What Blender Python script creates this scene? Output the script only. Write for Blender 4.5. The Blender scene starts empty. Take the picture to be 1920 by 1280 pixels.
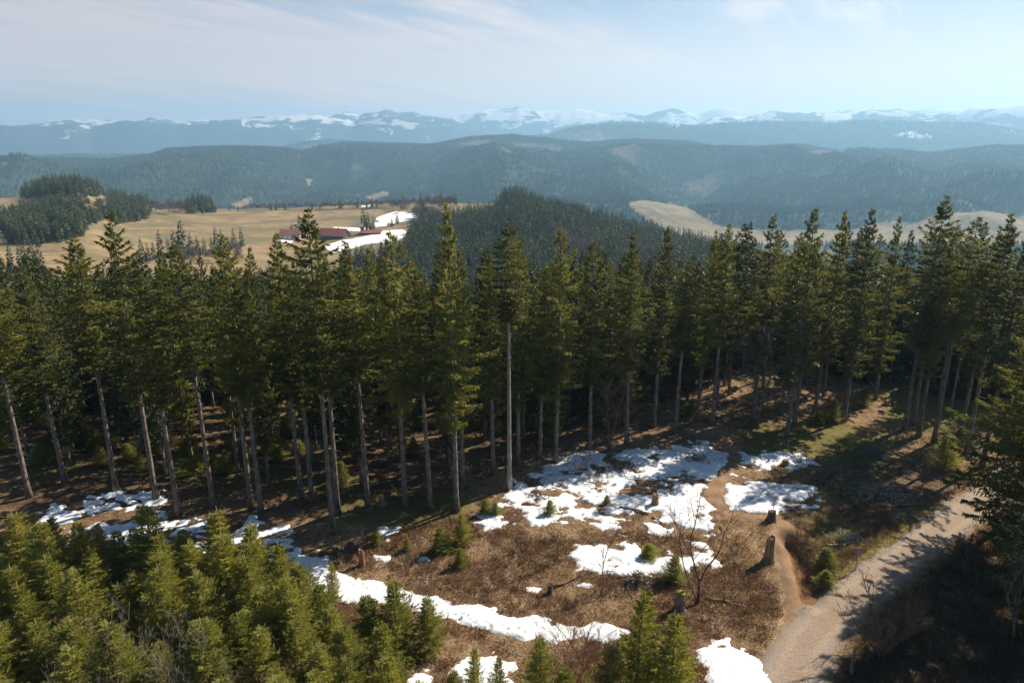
import bpy, math, random
import numpy as np
R = math.radians
sc = bpy.context.scene
# ------------------------------------------------------------------ camera
FPX = 1290.0; PITCH = R(16.4); CAMZ = 37.0
cd = bpy.data.cameras.new('camera'); cam = bpy.data.objects.new('camera', cd)
sc.collection.objects.link(cam); sc.camera = cam
cd.sensor_width = 36.0; cd.lens = 36.0 * FPX / 1920.0
cd.clip_start = 0.5; cd.clip_end = 60000
cam.location = (0, 0, CAMZ); cam.rotation_euler = (R(90) - PITCH, 0, 0)
sc.render.resolution_x = 1024; sc.render.resolution_y = 682
# ------------------------------------------------------------------ sun + sky
SUN_EL = R(41); SUN_AZ = R(55)          # azimuth measured from +Y towards +X
sd = bpy.data.lights.new('sun', 'SUN'); sun = bpy.data.objects.new('sun', sd)
sc.collection.objects.link(sun)
sd.energy = 5.0; sd.angle = R(0.5); sd.color = (1.0, 0.90, 0.74)
sun.rotation_euler = (R(90) - SUN_EL, 0, math.pi - SUN_AZ)
sun.location = (60, 50, 120)
sc.view_settings.view_transform = 'Standard'; sc.view_settings.look = 'None'
sc.view_settings.exposure = 0.82; sc.view_settings.gamma = 1.0
sc.render.engine = 'CYCLES'
cy = sc.cycles
cy.max_bounces = 5; cy.diffuse_bounces = 1; cy.glossy_bounces = 1; cy.transmission_bounces = 2
cy.transparent_max_bounces = 4; cy.volume_bounces = 1
cy.use_denoising = True; cy.caustics_reflective = False; cy.caustics_refractive = False

class NT:
    """small node helper"""
    def __init__(s, tree): s.t = tree; s.n = tree.nodes; s.l = tree.links
    def new(s, typ, ins=None, **kw):
        n = s.n.new(typ)
        for k, v in kw.items(): setattr(n, k, v)
        for k, v in (ins or {}).items(): s.put(n.inputs[k], v)
        return n
    def put(s, sock, v):
        if isinstance(v, bpy.types.NodeSocket): s.l.new(v, sock)
        elif isinstance(v, tuple) and len(v) == 3 and sock.type == 'RGBA': sock.default_value = (*v, 1)
        else: sock.default_value = v
    def math(s, op, a, b=0.0, clamp=False):
        n = s.new('ShaderNodeMath', operation=op, use_clamp=clamp); s.put(n.inputs[0], a); s.put(n.inputs[1], b); return n.outputs[0]
    def mix(s, f, a, b, bt='MIX'):
        n = s.new('ShaderNodeMix', data_type='RGBA', blend_type=bt)
        s.put(n.inputs[0], f); s.put(n.inputs[6], a); s.put(n.inputs[7], b); return n.outputs[2]
    def ramp(s, v, lo, hi, a=0.0, b=1.0):
        n = s.new('ShaderNodeMapRange', {0: v, 1: lo, 2: hi, 3: a, 4: b}, interpolation_type='SMOOTHSTEP'); return n.outputs[0]
    def noise(s, vec, scale, detail=4.0, rough=0.55, dist=0.0):
        n = s.new('ShaderNodeTexNoise', {'Scale': scale, 'Detail': detail, 'Roughness': rough, 'Distortion': dist})
        if vec is not None: s.put(n.inputs['Vector'], vec)
        return n.outputs['Fac']

world = bpy.data.worlds.new('World'); sc.world = world; world.use_nodes = True
T = NT(world.node_tree); T.n.clear()
out = T.new('ShaderNodeOutputWorld'); bg = T.new('ShaderNodeBackground')
T.l.new(bg.outputs[0], out.inputs[0])
sky = T.new('ShaderNodeTexSky', sky_type='NISHITA', sun_disc=False)
sky.sun_elevation = SUN_EL; sky.sun_rotation = SUN_AZ; sky.altitude = 1000; sky.air_density = 1.0
sky.dust_density = 0.8; sky.ozone_density = 1.6
tc = T.new('ShaderNodeTexCoord'); gen = tc.outputs['Generated']
sep = T.new('ShaderNodeSeparateXYZ', {0: gen})
dx, dy, dz = sep.outputs
zc = T.math('ADD', T.math('MAXIMUM', dz, 0.0), 0.10)
pu = T.math('DIVIDE', dx, zc); pv = T.math('DIVIDE', dy, zc)
# cirrus streaks: a high thin layer seen in plane coordinates, stretched along one wind direction
a_ = R(-52)
su = T.math('ADD', T.math('MULTIPLY', pu, math.cos(a_)), T.math('MULTIPLY', pv, -math.sin(a_)))
sv = T.math('ADD', T.math('MULTIPLY', pu, math.sin(a_)), T.math('MULTIPLY', pv, math.cos(a_)))
cv = T.new('ShaderNodeCombineXYZ', {0: T.math('MULTIPLY', su, 0.22), 1: sv, 2: 3.1}).outputs[0]
n1 = T.noise(cv, 1.9, 8.0, 0.62, 0.5)
cv2 = T.new('ShaderNodeCombineXYZ', {0: T.math('MULTIPLY', su, 0.5), 1: sv, 2: 9.0}).outputs[0]
n2 = T.noise(cv2, 0.35, 3.0, 0.5, 0.2)
side = T.ramp(dx, -0.62, 0.62, 0.125, -0.03)                 # more cloud to the left, clear to the right
cm = T.math('ADD', T.math('ADD', T.math('MULTIPLY', n1, 0.72), T.math('MULTIPLY', n2, 0.38)), side)
n3 = T.noise(T.new('ShaderNodeCombineXYZ', {0: T.math('MULTIPLY', su, 0.30), 1: sv, 2: 5.0}).outputs[0], 3.6, 6.0, 0.6, 0.4)
cirrus = T.math('MULTIPLY', T.math('MULTIPLY', T.ramp(cm, 0.52, 0.67), T.ramp(n3, 0.36, 0.58, 0.35, 1.0)), T.math('MULTIPLY', T.ramp(dz, 0.34, 0.55, 0.9, 0.0), T.ramp(dy, -0.1, 0.35)))
veil = T.math('MULTIPLY', T.ramp(dz, 0.0, 0.24, 0.90, 0.0), T.ramp(dy, -0.3, 0.3, 0.4, 1.0))                    # milky air low over the mountains
def puff(px, py, sx, sy, amp):
    x = (px - 960) / FPX; u = (640 - py) / FPX
    v = (x, math.cos(PITCH) + u * math.sin(PITCH), -math.sin(PITCH) + u * math.cos(PITCH))
    L = math.sqrt(sum(c * c for c in v)); v = [c / L for c in v]
    az = math.atan2(v[0], v[1])
    A = T.math('SUBTRACT', T.math('ARCTAN2', dx, dy), az)
    a = T.math('DIVIDE', A, sx); b = T.math('DIVIDE', T.math('SUBTRACT', dz, v[2]), sy)
    d = T.math('SQRT', T.math('ADD', T.math('MULTIPLY', a, a), T.math('MULTIPLY', b, b)))
    nn = T.noise(gen, 38.0, 4.0, 0.6)
    return T.math('MULTIPLY', T.ramp(T.math('ADD', d, T.math('MULTIPLY', T.math('SUBTRACT', nn, 0.5), 2.4)), 1.1, 0.1), amp)
pf = T.math('MAXIMUM', T.math('MAXIMUM', puff(355, 184, 0.050, 0.012, 0.65), puff(5, 156, 0.035, 0.013, 0.5)), puff(1098, 187, 0.035, 0.009, 0.3))
skyc = T.mix(1.0, sky.outputs[0], (0.84, 0.97, 1.0), 'MULTIPLY')
right = T.ramp(dx, -0.5, 0.6, 0.0, 1.0)
c1 = T.mix(veil, skyc, T.mix(right, (10.6, 8.0, 7.0), (11.5, 9.2, 7.8)))
cloudc = T.mix(right, (7.4, 6.6, 6.7), (10.0, 9.4, 9.2))
c2 = T.mix(cirrus, c1, cloudc)
c3 = T.mix(pf, c2, (8.2, 7.3, 7.4))
T.put(bg.inputs[0], c3); bg.inputs[1].default_value = 0.058

# ------------------------------------------------------------------ projection helpers
SP, CP = math.sin(PITCH), math.cos(PITCH)
def raydir(px, py):
    px = np.asarray(px, float); py = np.asarray(py, float)
    x = (px - 960) / FPX; u = (640 - py) / FPX
    return x, CP + u * SP, -SP + u * CP
def project(x, y, z):
    zz = z - CAMZ
    d = y * CP - zz * SP; u = y * SP + zz * CP
    d = np.where(d > 0.1, d, 0.1)
    return 960 + FPX * x / d, 640 - FPX * u / d
def z_at(py, Y):
    u = (640 - py) / FPX
    return CAMZ - Y * (SP - u * CP) / (CP + u * SP)
# ------------------------------------------------------------------ noise
def _h(ix, iy, s):
    n = (ix.astype(np.int64) * 374761393 + iy.astype(np.int64) * 668265263 + s * 974634777) & 0xffffffff
    n = ((n ^ (n >> 13)) * 1274126177) & 0xffffffff
    n = n ^ (n >> 16)
    return (n & 0xffffff) / float(0xffffff)
def vnoise(x, y, s=0):
    ix = np.floor(x); iy = np.floor(y); fx = x - ix; fy = y - iy
    fx = fx * fx * (3 - 2 * fx); fy = fy * fy * (3 - 2 * fy)
    a = _h(ix, iy, s); b = _h(ix + 1, iy, s); c = _h(ix, iy + 1, s); d = _h(ix + 1, iy + 1, s)
    return (a * (1 - fx) + b * fx) * (1 - fy) + (c * (1 - fx) + d * fx) * fy
def fbm(x, y, wl, oct=4, s=0, gain=0.5):
    t = 0; a = 1.0; tot = 0; f = 1.0 / wl
    for k in range(oct):
        t = t + a * vnoise(x * f + 17.3 * k, y * f - 9.1 * k, s + k); tot += a; a *= gain; f *= 2.03
    return t / tot - 0.5
def ridged(x, y, wl, oct=5, s=0):
    t = 0; a = 1.0; tot = 0; f = 1.0 / wl
    for k in range(oct):
        t = t + a * (1 - np.abs(2 * vnoise(x * f + 5.3 * k, y * f + 3.1 * k, s + k) - 1)); tot += a; a *= 0.5; f *= 2.05
    return t / tot
# ------------------------------------------------------------------ terrain knots (azimuth, range, height)
def layer(pts):
    A = []; Z = []; RR = []
    for px, py, r in pts:
        x, y, z = raydir(px, py); h = math.hypot(x, y)
        A.append(math.atan2(x, y)); Z.append(CAMZ + r * float(z) / h); RR.append(r)
    o = np.argsort(A)
    return np.array(A)[o], np.array(RR, float)[o], np.array(Z)[o]
def flat(r, z): return np.array([-3.2, 3.2]), np.array([r, r], float), np.array([z, z], float)
L_ = lambda r, pts: layer([(a, b, r) for a, b in pts])
LAYERS = [
 layer([(-300,560,430),(0,545,430),(300,545,430),(620,548,430),(800,560,400),(960,570,380),(1200,585,360),(1500,600,350),(1920,610,350),(2200,610,350)]),
 layer([(-300,374,1100),(0,372,1100),(40,369,1100),(72,360,1100),(100,350,1090),(132,344,1080),(160,350,1070),(188,366,1060),(212,376,1050),(240,384,1040),(300,392,1000),(450,392,1000),(600,390,1000),(720,384,950),(850,379,900),(930,378,850),(962,368,790),(1010,388,770),(1100,411,750),(1200,436,720),(1300,462,690),(1400,492,660),(1500,520,640),(1920,545,600),(2200,545,600)]),
 (np.array([-3.2,-0.15,0.05,3.2]), np.array([1900,1900,1500,1500.]), np.array([-262,-262,-225,-225.])),
 (np.array([-3.2,-0.15,0.05,3.2]), np.array([2500,2500,2250,2250.]), np.array([-240,-240,-232,-232.])),
 L_(3500, [(-300,350),(0,345),(150,352),(300,338),(450,345),(600,352),(720,330),(800,345),(930,322),(1050,345),(1180,318),(1300,340),(1420,322),(1500,342),(1620,330),(1750,350),(1850,335),(1920,345),(2200,340)]),
 L_(5000, [(-300,300),(0,297),(100,299),(200,301),(285,292),(312,281),(380,277),(470,275),(540,280),(565,285),(600,275),(640,269),(700,271),(800,273),(840,267),(880,260),(960,254),(1040,262),(1100,269),(1160,264),(1200,263),(1290,267),(1340,276),(1430,275),(1500,271),(1540,279),(1580,285),(1650,287),(1740,289),(1790,284),(1850,277),(1920,275),(2200,272)]),
 flat(6500, -260),
 L_(7600, [(-300,292),(0,294),(100,292),(160,289),(260,290),(320,292),(500,284),(545,272),(580,264),(620,263),(670,266),(720,268),(760,270),(830,272),(940,266),(1000,256),(1060,242),(1100,234),(1150,229),(1210,230),(1290,234),(1380,230),(1440,228),(1520,230),(1640,226),(1700,229),(1830,231),(1870,238),(1920,247),(2200,252)]),
 flat(8600, -280),
 L_(9800, [(-300,240),(0,238),(50,235),(90,239),(130,234),(170,242),(200,234),(260,226),(330,233),(400,228),(480,229),(560,221),(600,225),(660,228),(690,218),(712,212),(740,210),(775,215),(810,223),(850,228),(880,238),(930,250),(1100,256),(1250,250),(1330,226),(1400,218),(1450,209),(1480,206),(1540,210),(1600,208),(1640,199),(1665,206),(1705,203),(1740,210),(1775,213),(1815,203),(1860,197),(1900,200),(1960,198),(2200,200)]),
 flat(10800, -60),
 L_(12200, [(-300,232),(0,233),(120,231),(200,228),(250,223),(300,231),(420,230),(560,220),(600,222),(650,212),(700,216),(760,222),(820,220),(870,213),(900,209),(940,206),(975,204),(1010,209),(1060,205),(1110,206),(1150,213),(1210,216),(1260,207),(1300,216),(1360,208),(1400,213),(1480,212),(1700,208),(1920,206),(2200,205)]),
 flat(13600, 0),
]
R0 = 125.0
def front_y(x): return np.interp(x, [-60,-40,-8,0,8,18,30,45,60,100], [68,66,66,72,82,92,100,108,112,116])
GULLY = None; TRACK = None; PATH = None
def seg_dist(x, y, pl):
    best = np.full(np.shape(x), 1e9)
    for (ax, ay), (bx, by) in zip(pl[:-1], pl[1:]):
        vx, vy = bx - ax, by - ay; L = vx * vx + vy * vy + 1e-9
        t = np.clip(((x - ax) * vx + (y - ay) * vy) / L, 0, 1)
        best = np.minimum(best, np.hypot(x - ax - t * vx, y - ay - t * vy))
    return best
def near(x, y):
    z = fbm(x, y, 16, 3, 5) * 0.9 + fbm(x, y, 3.2, 3, 11) * 0.34
    d = y - front_y(x); z = z - 0.16 * np.where(d > 0, d * d / (d + 12), 0)
    if GULLY is not None:
        m = (np.abs(x - 27) < 12) & (y > 38) & (y < 75)
        if m.any():
            g = seg_dist(x[m], y[m], GULLY); gz = np.zeros_like(z); gz[m] = -1.15 * np.exp(-(g / 0.75) ** 2) + 0.22 * np.exp(-((g - 1.7) / 0.7) ** 2)
            z = z + gz
    if TRACK is not None:
        m = (x > 5) & (x < 90) & (y > 25) & (y < 110)
        if m.any():
            g = seg_dist(x[m], y[m], TRACK); f = 1 - np.clip((g - 2.0) / 2.5, 0, 1); f = f * f * (3 - 2 * f)
            zm = z[m]; zz = z.copy(); zz[m] = zm * (1 - f * 0.75); z = zz
    return z
def H(x, y):
    x = np.atleast_1d(np.asarray(x, float)); y = np.atleast_1d(np.asarray(y, float))
    sh = x.shape; x = x.ravel(); y = y.ravel()
    r = np.hypot(x, y); az = np.arctan2(x, y)
    z = np.zeros_like(r); nm = r < R0
    if nm.any(): z[nm] = near(x[nm], y[nm])
    fm = ~nm
    if fm.any():
        rf = r[fm]; af = az[fm]; xf = x[fm]; yf = y[fm]
        pr = np.full(rf.shape, R0); pz = near(np.sin(af) * R0, np.cos(af) * R0); zz = pz.copy()
        for (A, RR, Z) in LAYERS:
            kr = np.interp(af, A, RR); kz = np.interp(af, A, Z)
            m = (rf >= pr) & (rf < kr)
            t = (rf - pr) / (kr - pr); s = 0.45 * t + 0.55 * t * t * (3 - 2 * t)
            zz = np.where(m, pz + (kz - pz) * s, zz); pr, pz = kr, kz
        zz = np.where(rf >= pr, pz, zz)
        e1 = np.clip((rf - 130) / 80, 0, 1) * np.clip((1100 - rf) / 100, 0, 1)
        zz += e1 * (fbm(xf, yf, 160, 3, 21) * 11 + fbm(xf * 0.5, yf, 55, 2, 22) * 4.5)
        e2 = np.clip((rf - 1900) / 900, 0, 1) * np.clip((4990 - rf) / 1100, 0, 1)
        zz += e2 * (ridged(xf, yf, 900, 4, 31) - 0.55) * 270
        e3 = np.clip((rf - 6600) / 500, 0, 1) * np.clip((7590 - rf) / 500, 0, 1)
        zz += e3 * (ridged(xf, yf, 1200, 3, 41) - 0.55) * 150
        zz += np.clip((rf - 4600) / 400, 0, 1) * np.clip((5400 - rf) / 400, 0, 1) * fbm(xf, yf, 260, 3, 45) * 16
        e4 = np.clip((rf - 8700) / 900, 0, 1)
        big = np.clip((zz - 110) / 150, 0.12, 1)
        zz += e4 * ((ridged(xf, yf, 1000, 5, 51) - 0.60) * 150 + (ridged(xf, yf, 300, 4, 57) - 0.58) * 110) * big
        z[fm] = zz
    return z.reshape(sh)
def h1(x, y): return float(H(np.array([x]), np.array([y]))[0])
TS = np.concatenate([np.arange(25, 140, 0.8), 140 * 1.012 ** np.arange(0, 420)])
def hit(px, py):
    """ground point seen at a photograph position: arrays in, arrays out"""
    px = np.atleast_1d(np.asarray(px, float)); py = np.atleast_1d(np.asarray(py, float))
    vx, vy, vz = raydir(px, py); h = np.hypot(vx, vy)
    lo = np.zeros(len(px)); hi = np.full(len(px), 20000.0); done = np.zeros(len(px), bool); prev = 20.0
    if len(px) < 8:
        for q in range(len(px)):
            b = (CAMZ + vz[q] / h[q] * TS) < H(vx[q] / h[q] * TS, vy[q] / h[q] * TS)
            i = int(np.argmax(b)) if b.any() else len(TS) - 1; lo[q] = TS[max(i - 1, 0)]; hi[q] = TS[i]; done[q] = True
    for t in (TS if len(px) >= 8 else ()):
        below = (CAMZ + vz / h * t) < H(vx / h * t, vy / h * t)
        new = below & ~done; lo[new] = prev; hi[new] = t; done |= below; prev = t
        if done.all(): break
    for _ in range(12):
        m = (lo + hi) / 2; b = (CAMZ + vz / h * m) < H(vx / h * m, vy / h * m)
        hi = np.where(b, m, hi); lo = np.where(b, lo, m)
    t = (lo + hi) / 2; X = vx / h * t; Y = vy / h * t
    return X, Y, H(X, Y)
def g0(px, py, z=0.0):
    x, y, zz = raydir(px, py); t = (z - CAMZ) / zz; return float(x * t), float(y * t)
def poly0(pts, z=0.0): return [g0(a, b, z) for a, b in pts]
def sdist(x, y, P):
    """signed distance, positive inside polygon"""
    inside = np.zeros(x.shape, bool); n = len(P)
    for i in range(n):
        (ax, ay), (bx, by) = P[i], P[(i + 1) % n]
        c = ((ay > y) != (by > y)) & (x < (bx - ax) * (y - ay) / (by - ay + 1e-12) + ax); inside ^= c
    d = seg_dist(x, y, list(P) + [P[0]])
    return np.where(inside, d, -d)

TRACK = poly0([(1440,1330),(1480,1270),(1515,1200),(1580,1135),(1660,1070),(1740,1010),(1800,965),(1850,930),(1900,890),(1960,850),(2100,780)])
PATH = poly0([(1494,1210),(1486,1150),(1480,1100),(1468,1050),(1458,1012),(1474,990),(1457,975),(1425,976),(1370,966),(1338,938),(1345,905),(1368,880),(1378,858),(1368,838),(1335,822),(1300,805)])
GULLY = poly0([(1478,1010),(1500,1035),(1512,1060),(1516,1085),(1532,1105),(1528,1130)])

# ------------------------------------------------------------------ mesh helpers
def link(o): sc.collection.objects.link(o); return o
def mesh_np(name, V, F, mats, midx=None, smooth=False):
    me = bpy.data.meshes.new(name); V = np.ascontiguousarray(V, dtype=np.float32)
    me.vertices.add(len(V)); me.vertices.foreach_set('co', V.ravel())
    if isinstance(F, np.ndarray):
        k = F.shape[1]; nf = len(F); tot = np.full(nf, k, np.int32); flatv = F.astype(np.int32).ravel()
    else:
        tot = np.array([len(f) for f in F], np.int32); nf = len(F); flatv = np.array([i for f in F for i in f], np.int32)
    st = np.concatenate([[0], np.cumsum(tot)[:-1]]).astype(np.int32)
    me.loops.add(len(flatv)); me.loops.foreach_set('vertex_index', flatv)
    me.polygons.add(nf); me.polygons.foreach_set('loop_start', st); me.polygons.foreach_set('loop_total', tot)
    if midx is not None: me.polygons.foreach_set('material_index', np.asarray(midx, np.int32))
    me.polygons.foreach_set('use_smooth', np.full(nf, smooth))
    for m in (mats if isinstance(mats, (list, tuple)) else [mats]): me.materials.append(m)
    me.update(); me.validate(); return me
def add(name, me, parent=None, loc=(0,0,0), rot=(0,0,0), scale=(1,1,1)):
    o = bpy.data.objects.new(name, me); link(o); o.location = loc; o.rotation_euler = rot; o.scale = scale
    if parent: o.parent = parent
    return o
def tag(o, label=None, cat=None, group=None, kind=None):
    if label: o['label'] = label
    if cat: o['category'] = cat
    if group: o['group'] = group
    if kind: o['kind'] = kind
    return o
class MB:
    def __init__(s): s.V = []; s.F = []; s.n = 0
    def raw(s, V, F):
        V = np.asarray(V, float); s.V.append(V); s.F += [[int(i) + s.n for i in f] for f in F]; s.n += len(V)
    def tube(s, P, rad, n=6, cap=True):
        P = np.asarray(P, float); k = len(P); T_ = np.gradient(P, axis=0); T_ /= np.linalg.norm(T_, axis=1)[:, None] + 1e-9
        ref = np.array([0, 0, 1.0]) if abs(T_[0][2]) < 0.9 else np.array([1.0, 0, 0])
        V = []
        for i in range(k):
            a = np.cross(T_[i], ref); a /= np.linalg.norm(a) + 1e-9; b = np.cross(T_[i], a)
            for j in range(n):
                w = 2 * math.pi * j / n; V.append(P[i] + rad[i] * (math.cos(w) * a + math.sin(w) * b))
        F = [[i * n + j, i * n + (j + 1) % n, (i + 1) * n + (j + 1) % n, (i + 1) * n + j] for i in range(k - 1) for j in range(n)]
        if cap: F += [list(range(n))[::-1], [(k - 1) * n + j for j in range(n)]]
        s.raw(V, F)
    def box(s, c, d, rz=0):
        c = np.array(c, float); h = np.array(d, float) / 2
        V = np.array([[x, y, z] for x in (-1, 1) for y in (-1, 1) for z in (-1, 1)]) * h
        q = np.array([[math.cos(rz), math.sin(rz), 0], [-math.sin(rz), math.cos(rz), 0], [0, 0, 1]])
        s.raw(V @ q + c, [[0,1,3,2],[4,6,7,5],[0,4,5,1],[2,3,7,6],[0,2,6,4],[1,5,7,3]])
    def mesh(s, name, m, smooth=False): return mesh_np(name, np.concatenate(s.V), s.F, m, smooth=smooth)
def unit(v): return v / (np.linalg.norm(v, axis=-1, keepdims=True) + 1e-9)
def kites(B, D, L, W, rng, mid=0.45, flatness=0.0):
    """leaf-like four-corner sprays"""
    N = len(B); rv = rng.normal(size=(N, 3)); rv[:, 2] *= (1 - flatness); S = unit(np.cross(D, np.cross(rv, D)))
    L = L[:, None]; W = W[:, None]
    V = np.stack([B, B + D * L * mid + S * W / 2, B + D * L, B + D * L * mid - S * W / 2], 1).reshape(-1, 3)
    return V, np.arange(4 * N).reshape(-1, 4)

# ------------------------------------------------------------------ materials
def mat(name):
    m = bpy.data.materials.new(name); m.use_nodes = True; t = NT(m.node_tree)
    return m, t, t.n['Principled BSDF'], t.n['Material Output']
def foliage(name, dark, light, trans=0.28, nscale=0.35, coords='Object', rough=0.6, tcol=None):
    m, t, p, o = mat(name)
    c = t.new('ShaderNodeTexCoord').outputs['Object'] if coords == 'Object' else t.new('ShaderNodeNewGeometry').outputs['Position']
    f = t.ramp(t.noise(c, nscale, 3.0), 0.32, 0.68)
    f2 = t.noise(c, nscale * 12, 2.0)
    rnd = t.new('ShaderNodeObjectInfo').outputs['Random']
    ff = t.math('ADD', t.math('MULTIPLY', f, 0.5), t.math('ADD', t.math('MULTIPLY', f2, 0.45), t.math('MULTIPLY', t.math('SUBTRACT', rnd, 0.5), 0.45)), True)
    col = t.mix(ff, dark, light)
    t.put(p.inputs['Base Color'], col); p.inputs['Roughness'].default_value = rough
    p.inputs['Specular IOR Level'].default_value = 0.25
    tr = t.new('ShaderNodeBsdfTranslucent'); t.put(tr.inputs[0], t.mix(1.0, col, tcol or (1.3, 1.25, 0.6), 'MULTIPLY'))
    mx = t.new('ShaderNodeMixShader'); mx.inputs[0].default_value = trans
    t.l.new(p.outputs[0], mx.inputs[1]); t.l.new(tr.outputs[0], mx.inputs[2]); t.l.new(mx.outputs[0], o.inputs[0]); return m
def plain(name, c1, c2, scale=3.0, rough=0.85, stretch=(1, 1, 1), bump=0.0, coords='Object', spec=0.2, detail=5.0):
    m, t, p, o = mat(name)
    c = t.new('ShaderNodeTexCoord').outputs['Object'] if coords == 'Object' else t.new('ShaderNodeNewGeometry').outputs['Position']
    mp = t.new('ShaderNodeMapping', {'Vector': c, 'Scale': stretch}).outputs[0]
    n = t.noise(mp, scale, detail, 0.65)
    t.put(p.inputs['Base Color'], t.mix(t.ramp(n, 0.35, 0.65), c1, c2)); p.inputs['Roughness'].default_value = rough
    p.inputs['Specular IOR Level'].default_value = spec
    if bump:
        b = t.new('ShaderNodeBump', {'Height': n, 'Strength': 0.7, 'Distance': bump}); t.l.new(b.outputs[0], p.inputs['Normal'])
    return m
M = {}
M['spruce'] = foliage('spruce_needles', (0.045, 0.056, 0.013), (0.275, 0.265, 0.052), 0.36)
M['spruce_shade'] = foliage('spruce_needles_shade_tint', (0.030, 0.042, 0.014), (0.095, 0.105, 0.030), 0.20)  # needle copy with the shade of the back trees put into its colour
M['young'] = foliage('young_spruce_needles', (0.135, 0.155, 0.035), (0.410, 0.385, 0.095), 0.50, 0.6)
M['far'] = foliage('far_conifer', (0.030, 0.048, 0.024), (0.105, 0.120, 0.048), 0.15, 0.02, 'World')
M['farbare'] = foliage('far_bare_twigs', (0.11, 0.082, 0.072), (0.20, 0.155, 0.135), 0.1, 0.1, 'World', tcol=(1, 1, 1))
M['bark'] = plain('spruce_bark', (0.095, 0.072, 0.058), (0.27, 0.22, 0.185), 5.0, 0.9, (1, 1, 0.22), 0.03)
M['bark_old'] = plain('grey_dead_wood', (0.20, 0.175, 0.15), (0.38, 0.34, 0.30), 5.0, 0.85, (1, 1, 0.15), 0.03)
M['twig'] = plain('bare_twig', (0.085, 0.058, 0.044), (0.20, 0.145, 0.110), 2.0)
M['twig_red'] = plain('reddish_twig', (0.16, 0.075, 0.048), (0.28, 0.145, 0.09), 2.0)
M['twig_grey'] = plain('greyish_twig', (0.12, 0.10, 0.085), (0.22, 0.19, 0.16), 2.0)
M['leader'] = plain('shoot_bark', (0.20, 0.14, 0.06), (0.30, 0.22, 0.09), 8.0)
M['wood'] = plain('cut_wood', (0.16, 0.10, 0.06), (0.34, 0.24, 0.16), 6.0, 0.9, (1, 1, 0.2), 0.03)
M['moss'] = plain('moss', (0.12, 0.11, 0.015), (0.28, 0.25, 0.03), 9.0)
M['soil'] = plain('bare_soil', (0.075, 0.042, 0.024), (0.17, 0.10, 0.06), 3.0, 0.95, bump=0.05)
M['wall'] = plain('dark_timber_wall', (0.06, 0.045, 0.038), (0.10, 0.075, 0.06), 0.8)
M['plaster'] = plain('pale_plaster', (0.55, 0.52, 0.47), (0.65, 0.62, 0.58), 0.8)
M['roof'] = plain('red_roof_tiles', (0.30, 0.095, 0.075), (0.38, 0.13, 0.10), 0.6, 0.7)
M['roof2'] = plain('brown_roof_tiles', (0.17, 0.07, 0.055), (0.25, 0.11, 0.085), 0.6, 0.7)
M['glass'] = plain('window_glass', (0.03, 0.035, 0.045), (0.05, 0.055, 0.065), 1.0, 0.15, spec=0.6)
M['metal'] = plain('grey_post', (0.25, 0.25, 0.25), (0.36, 0.36, 0.36), 3.0, 0.5)
# snow
m, t, p, o = mat('snow'); M['snow'] = m
pos = t.new('ShaderNodeNewGeometry').outputs['Position']
nn = t.noise(pos, 1.3, 5.0); dirt = t.ramp(t.noise(pos, 4.5, 7.0, 0.8), 0.57, 0.70)
t.put(p.inputs['Base Color'], t.mix(t.math('MULTIPLY', dirt, 0.6), (0.76, 0.77, 0.80), (0.36, 0.30, 0.24)))
p.inputs['Roughness'].default_value = 0.65; p.inputs['Specular IOR Level'].default_value = 0.25
b = t.new('ShaderNodeBump', {'Height': nn, 'Strength': 0.8, 'Distance': 0.22}); t.l.new(b.outputs[0], p.inputs['Normal'])
# gravel
m, t, p, o = mat('gravel'); M['gravel'] = m
pos = t.new('ShaderNodeNewGeometry').outputs['Position']
at = t.new('ShaderNodeAttribute', attribute_name='edge').outputs['Fac']
g1 = t.noise(pos, 14.0, 4.0, 0.75); g2 = t.noise(pos, 0.5, 4.0); g3 = t.noise(pos, 5.0, 5.0, 0.7)
base = t.mix(t.ramp(t.math('ADD', g2, t.math('MULTIPLY', at, 0.25)), 0.42, 0.72), (0.290, 0.200, 0.132), (0.275, 0.225, 0.185))
rut = t.ramp(t.math('ABSOLUTE', t.math('SUBTRACT', t.math('ADD', at, t.math('MULTIPLY', t.math('SUBTRACT', g2, 0.5), 0.35)), 0.42)), 0.05, 0.20, 1.0, 0.0)
base = t.mix(t.math('MULTIPLY', rut, 0.6), base, (0.36, 0.265, 0.185))
base = t.mix(t.math('MULTIPLY', t.ramp(t.math('ADD', at, g3), 1.15, 1.55), 0.8), base, (0.17, 0.115, 0.065))
base = t.mix(t.math('MULTIPLY', t.ramp(g1, 0.55, 0.72), 0.6), base, (0.46, 0.41, 0.36))
base = t.mix(t.math('MULTIPLY', t.ramp(g3, 0.60, 0.35), 0.5), base, (0.14, 0.095, 0.065))
t.put(p.inputs['Base Color'], base); p.inputs['Roughness'].default_value = 0.95
b = t.new('ShaderNodeBump', {'Height': g1, 'Strength': 0.8, 'Distance': 0.05}); t.l.new(b.outputs[0], p.inputs['Normal'])
# trodden dirt
m, t, p, o = mat('trodden_dirt'); M['dirt'] = m
pos = t.new('ShaderNodeNewGeometry').outputs['Position']
g1 = t.noise(pos, 6.0, 6.0, 0.7); g2 = t.noise(pos, 0.6, 4.0)
base = t.mix(t.ramp(g2, 0.35, 0.65), (0.22, 0.125, 0.065), (0.30, 0.185, 0.105))
base = t.mix(t.ramp(g1, 0.6, 0.3, 0, 0.55), base, (0.10, 0.055, 0.03))
t.put(p.inputs['Base Color'], base); p.inputs['Roughness'].default_value = 0.95
b = t.new('ShaderNodeBump', {'Height': g1, 'Strength': 0.8, 'Distance': 0.12}); t.l.new(b.outputs[0], p.inputs['Normal'])
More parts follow.
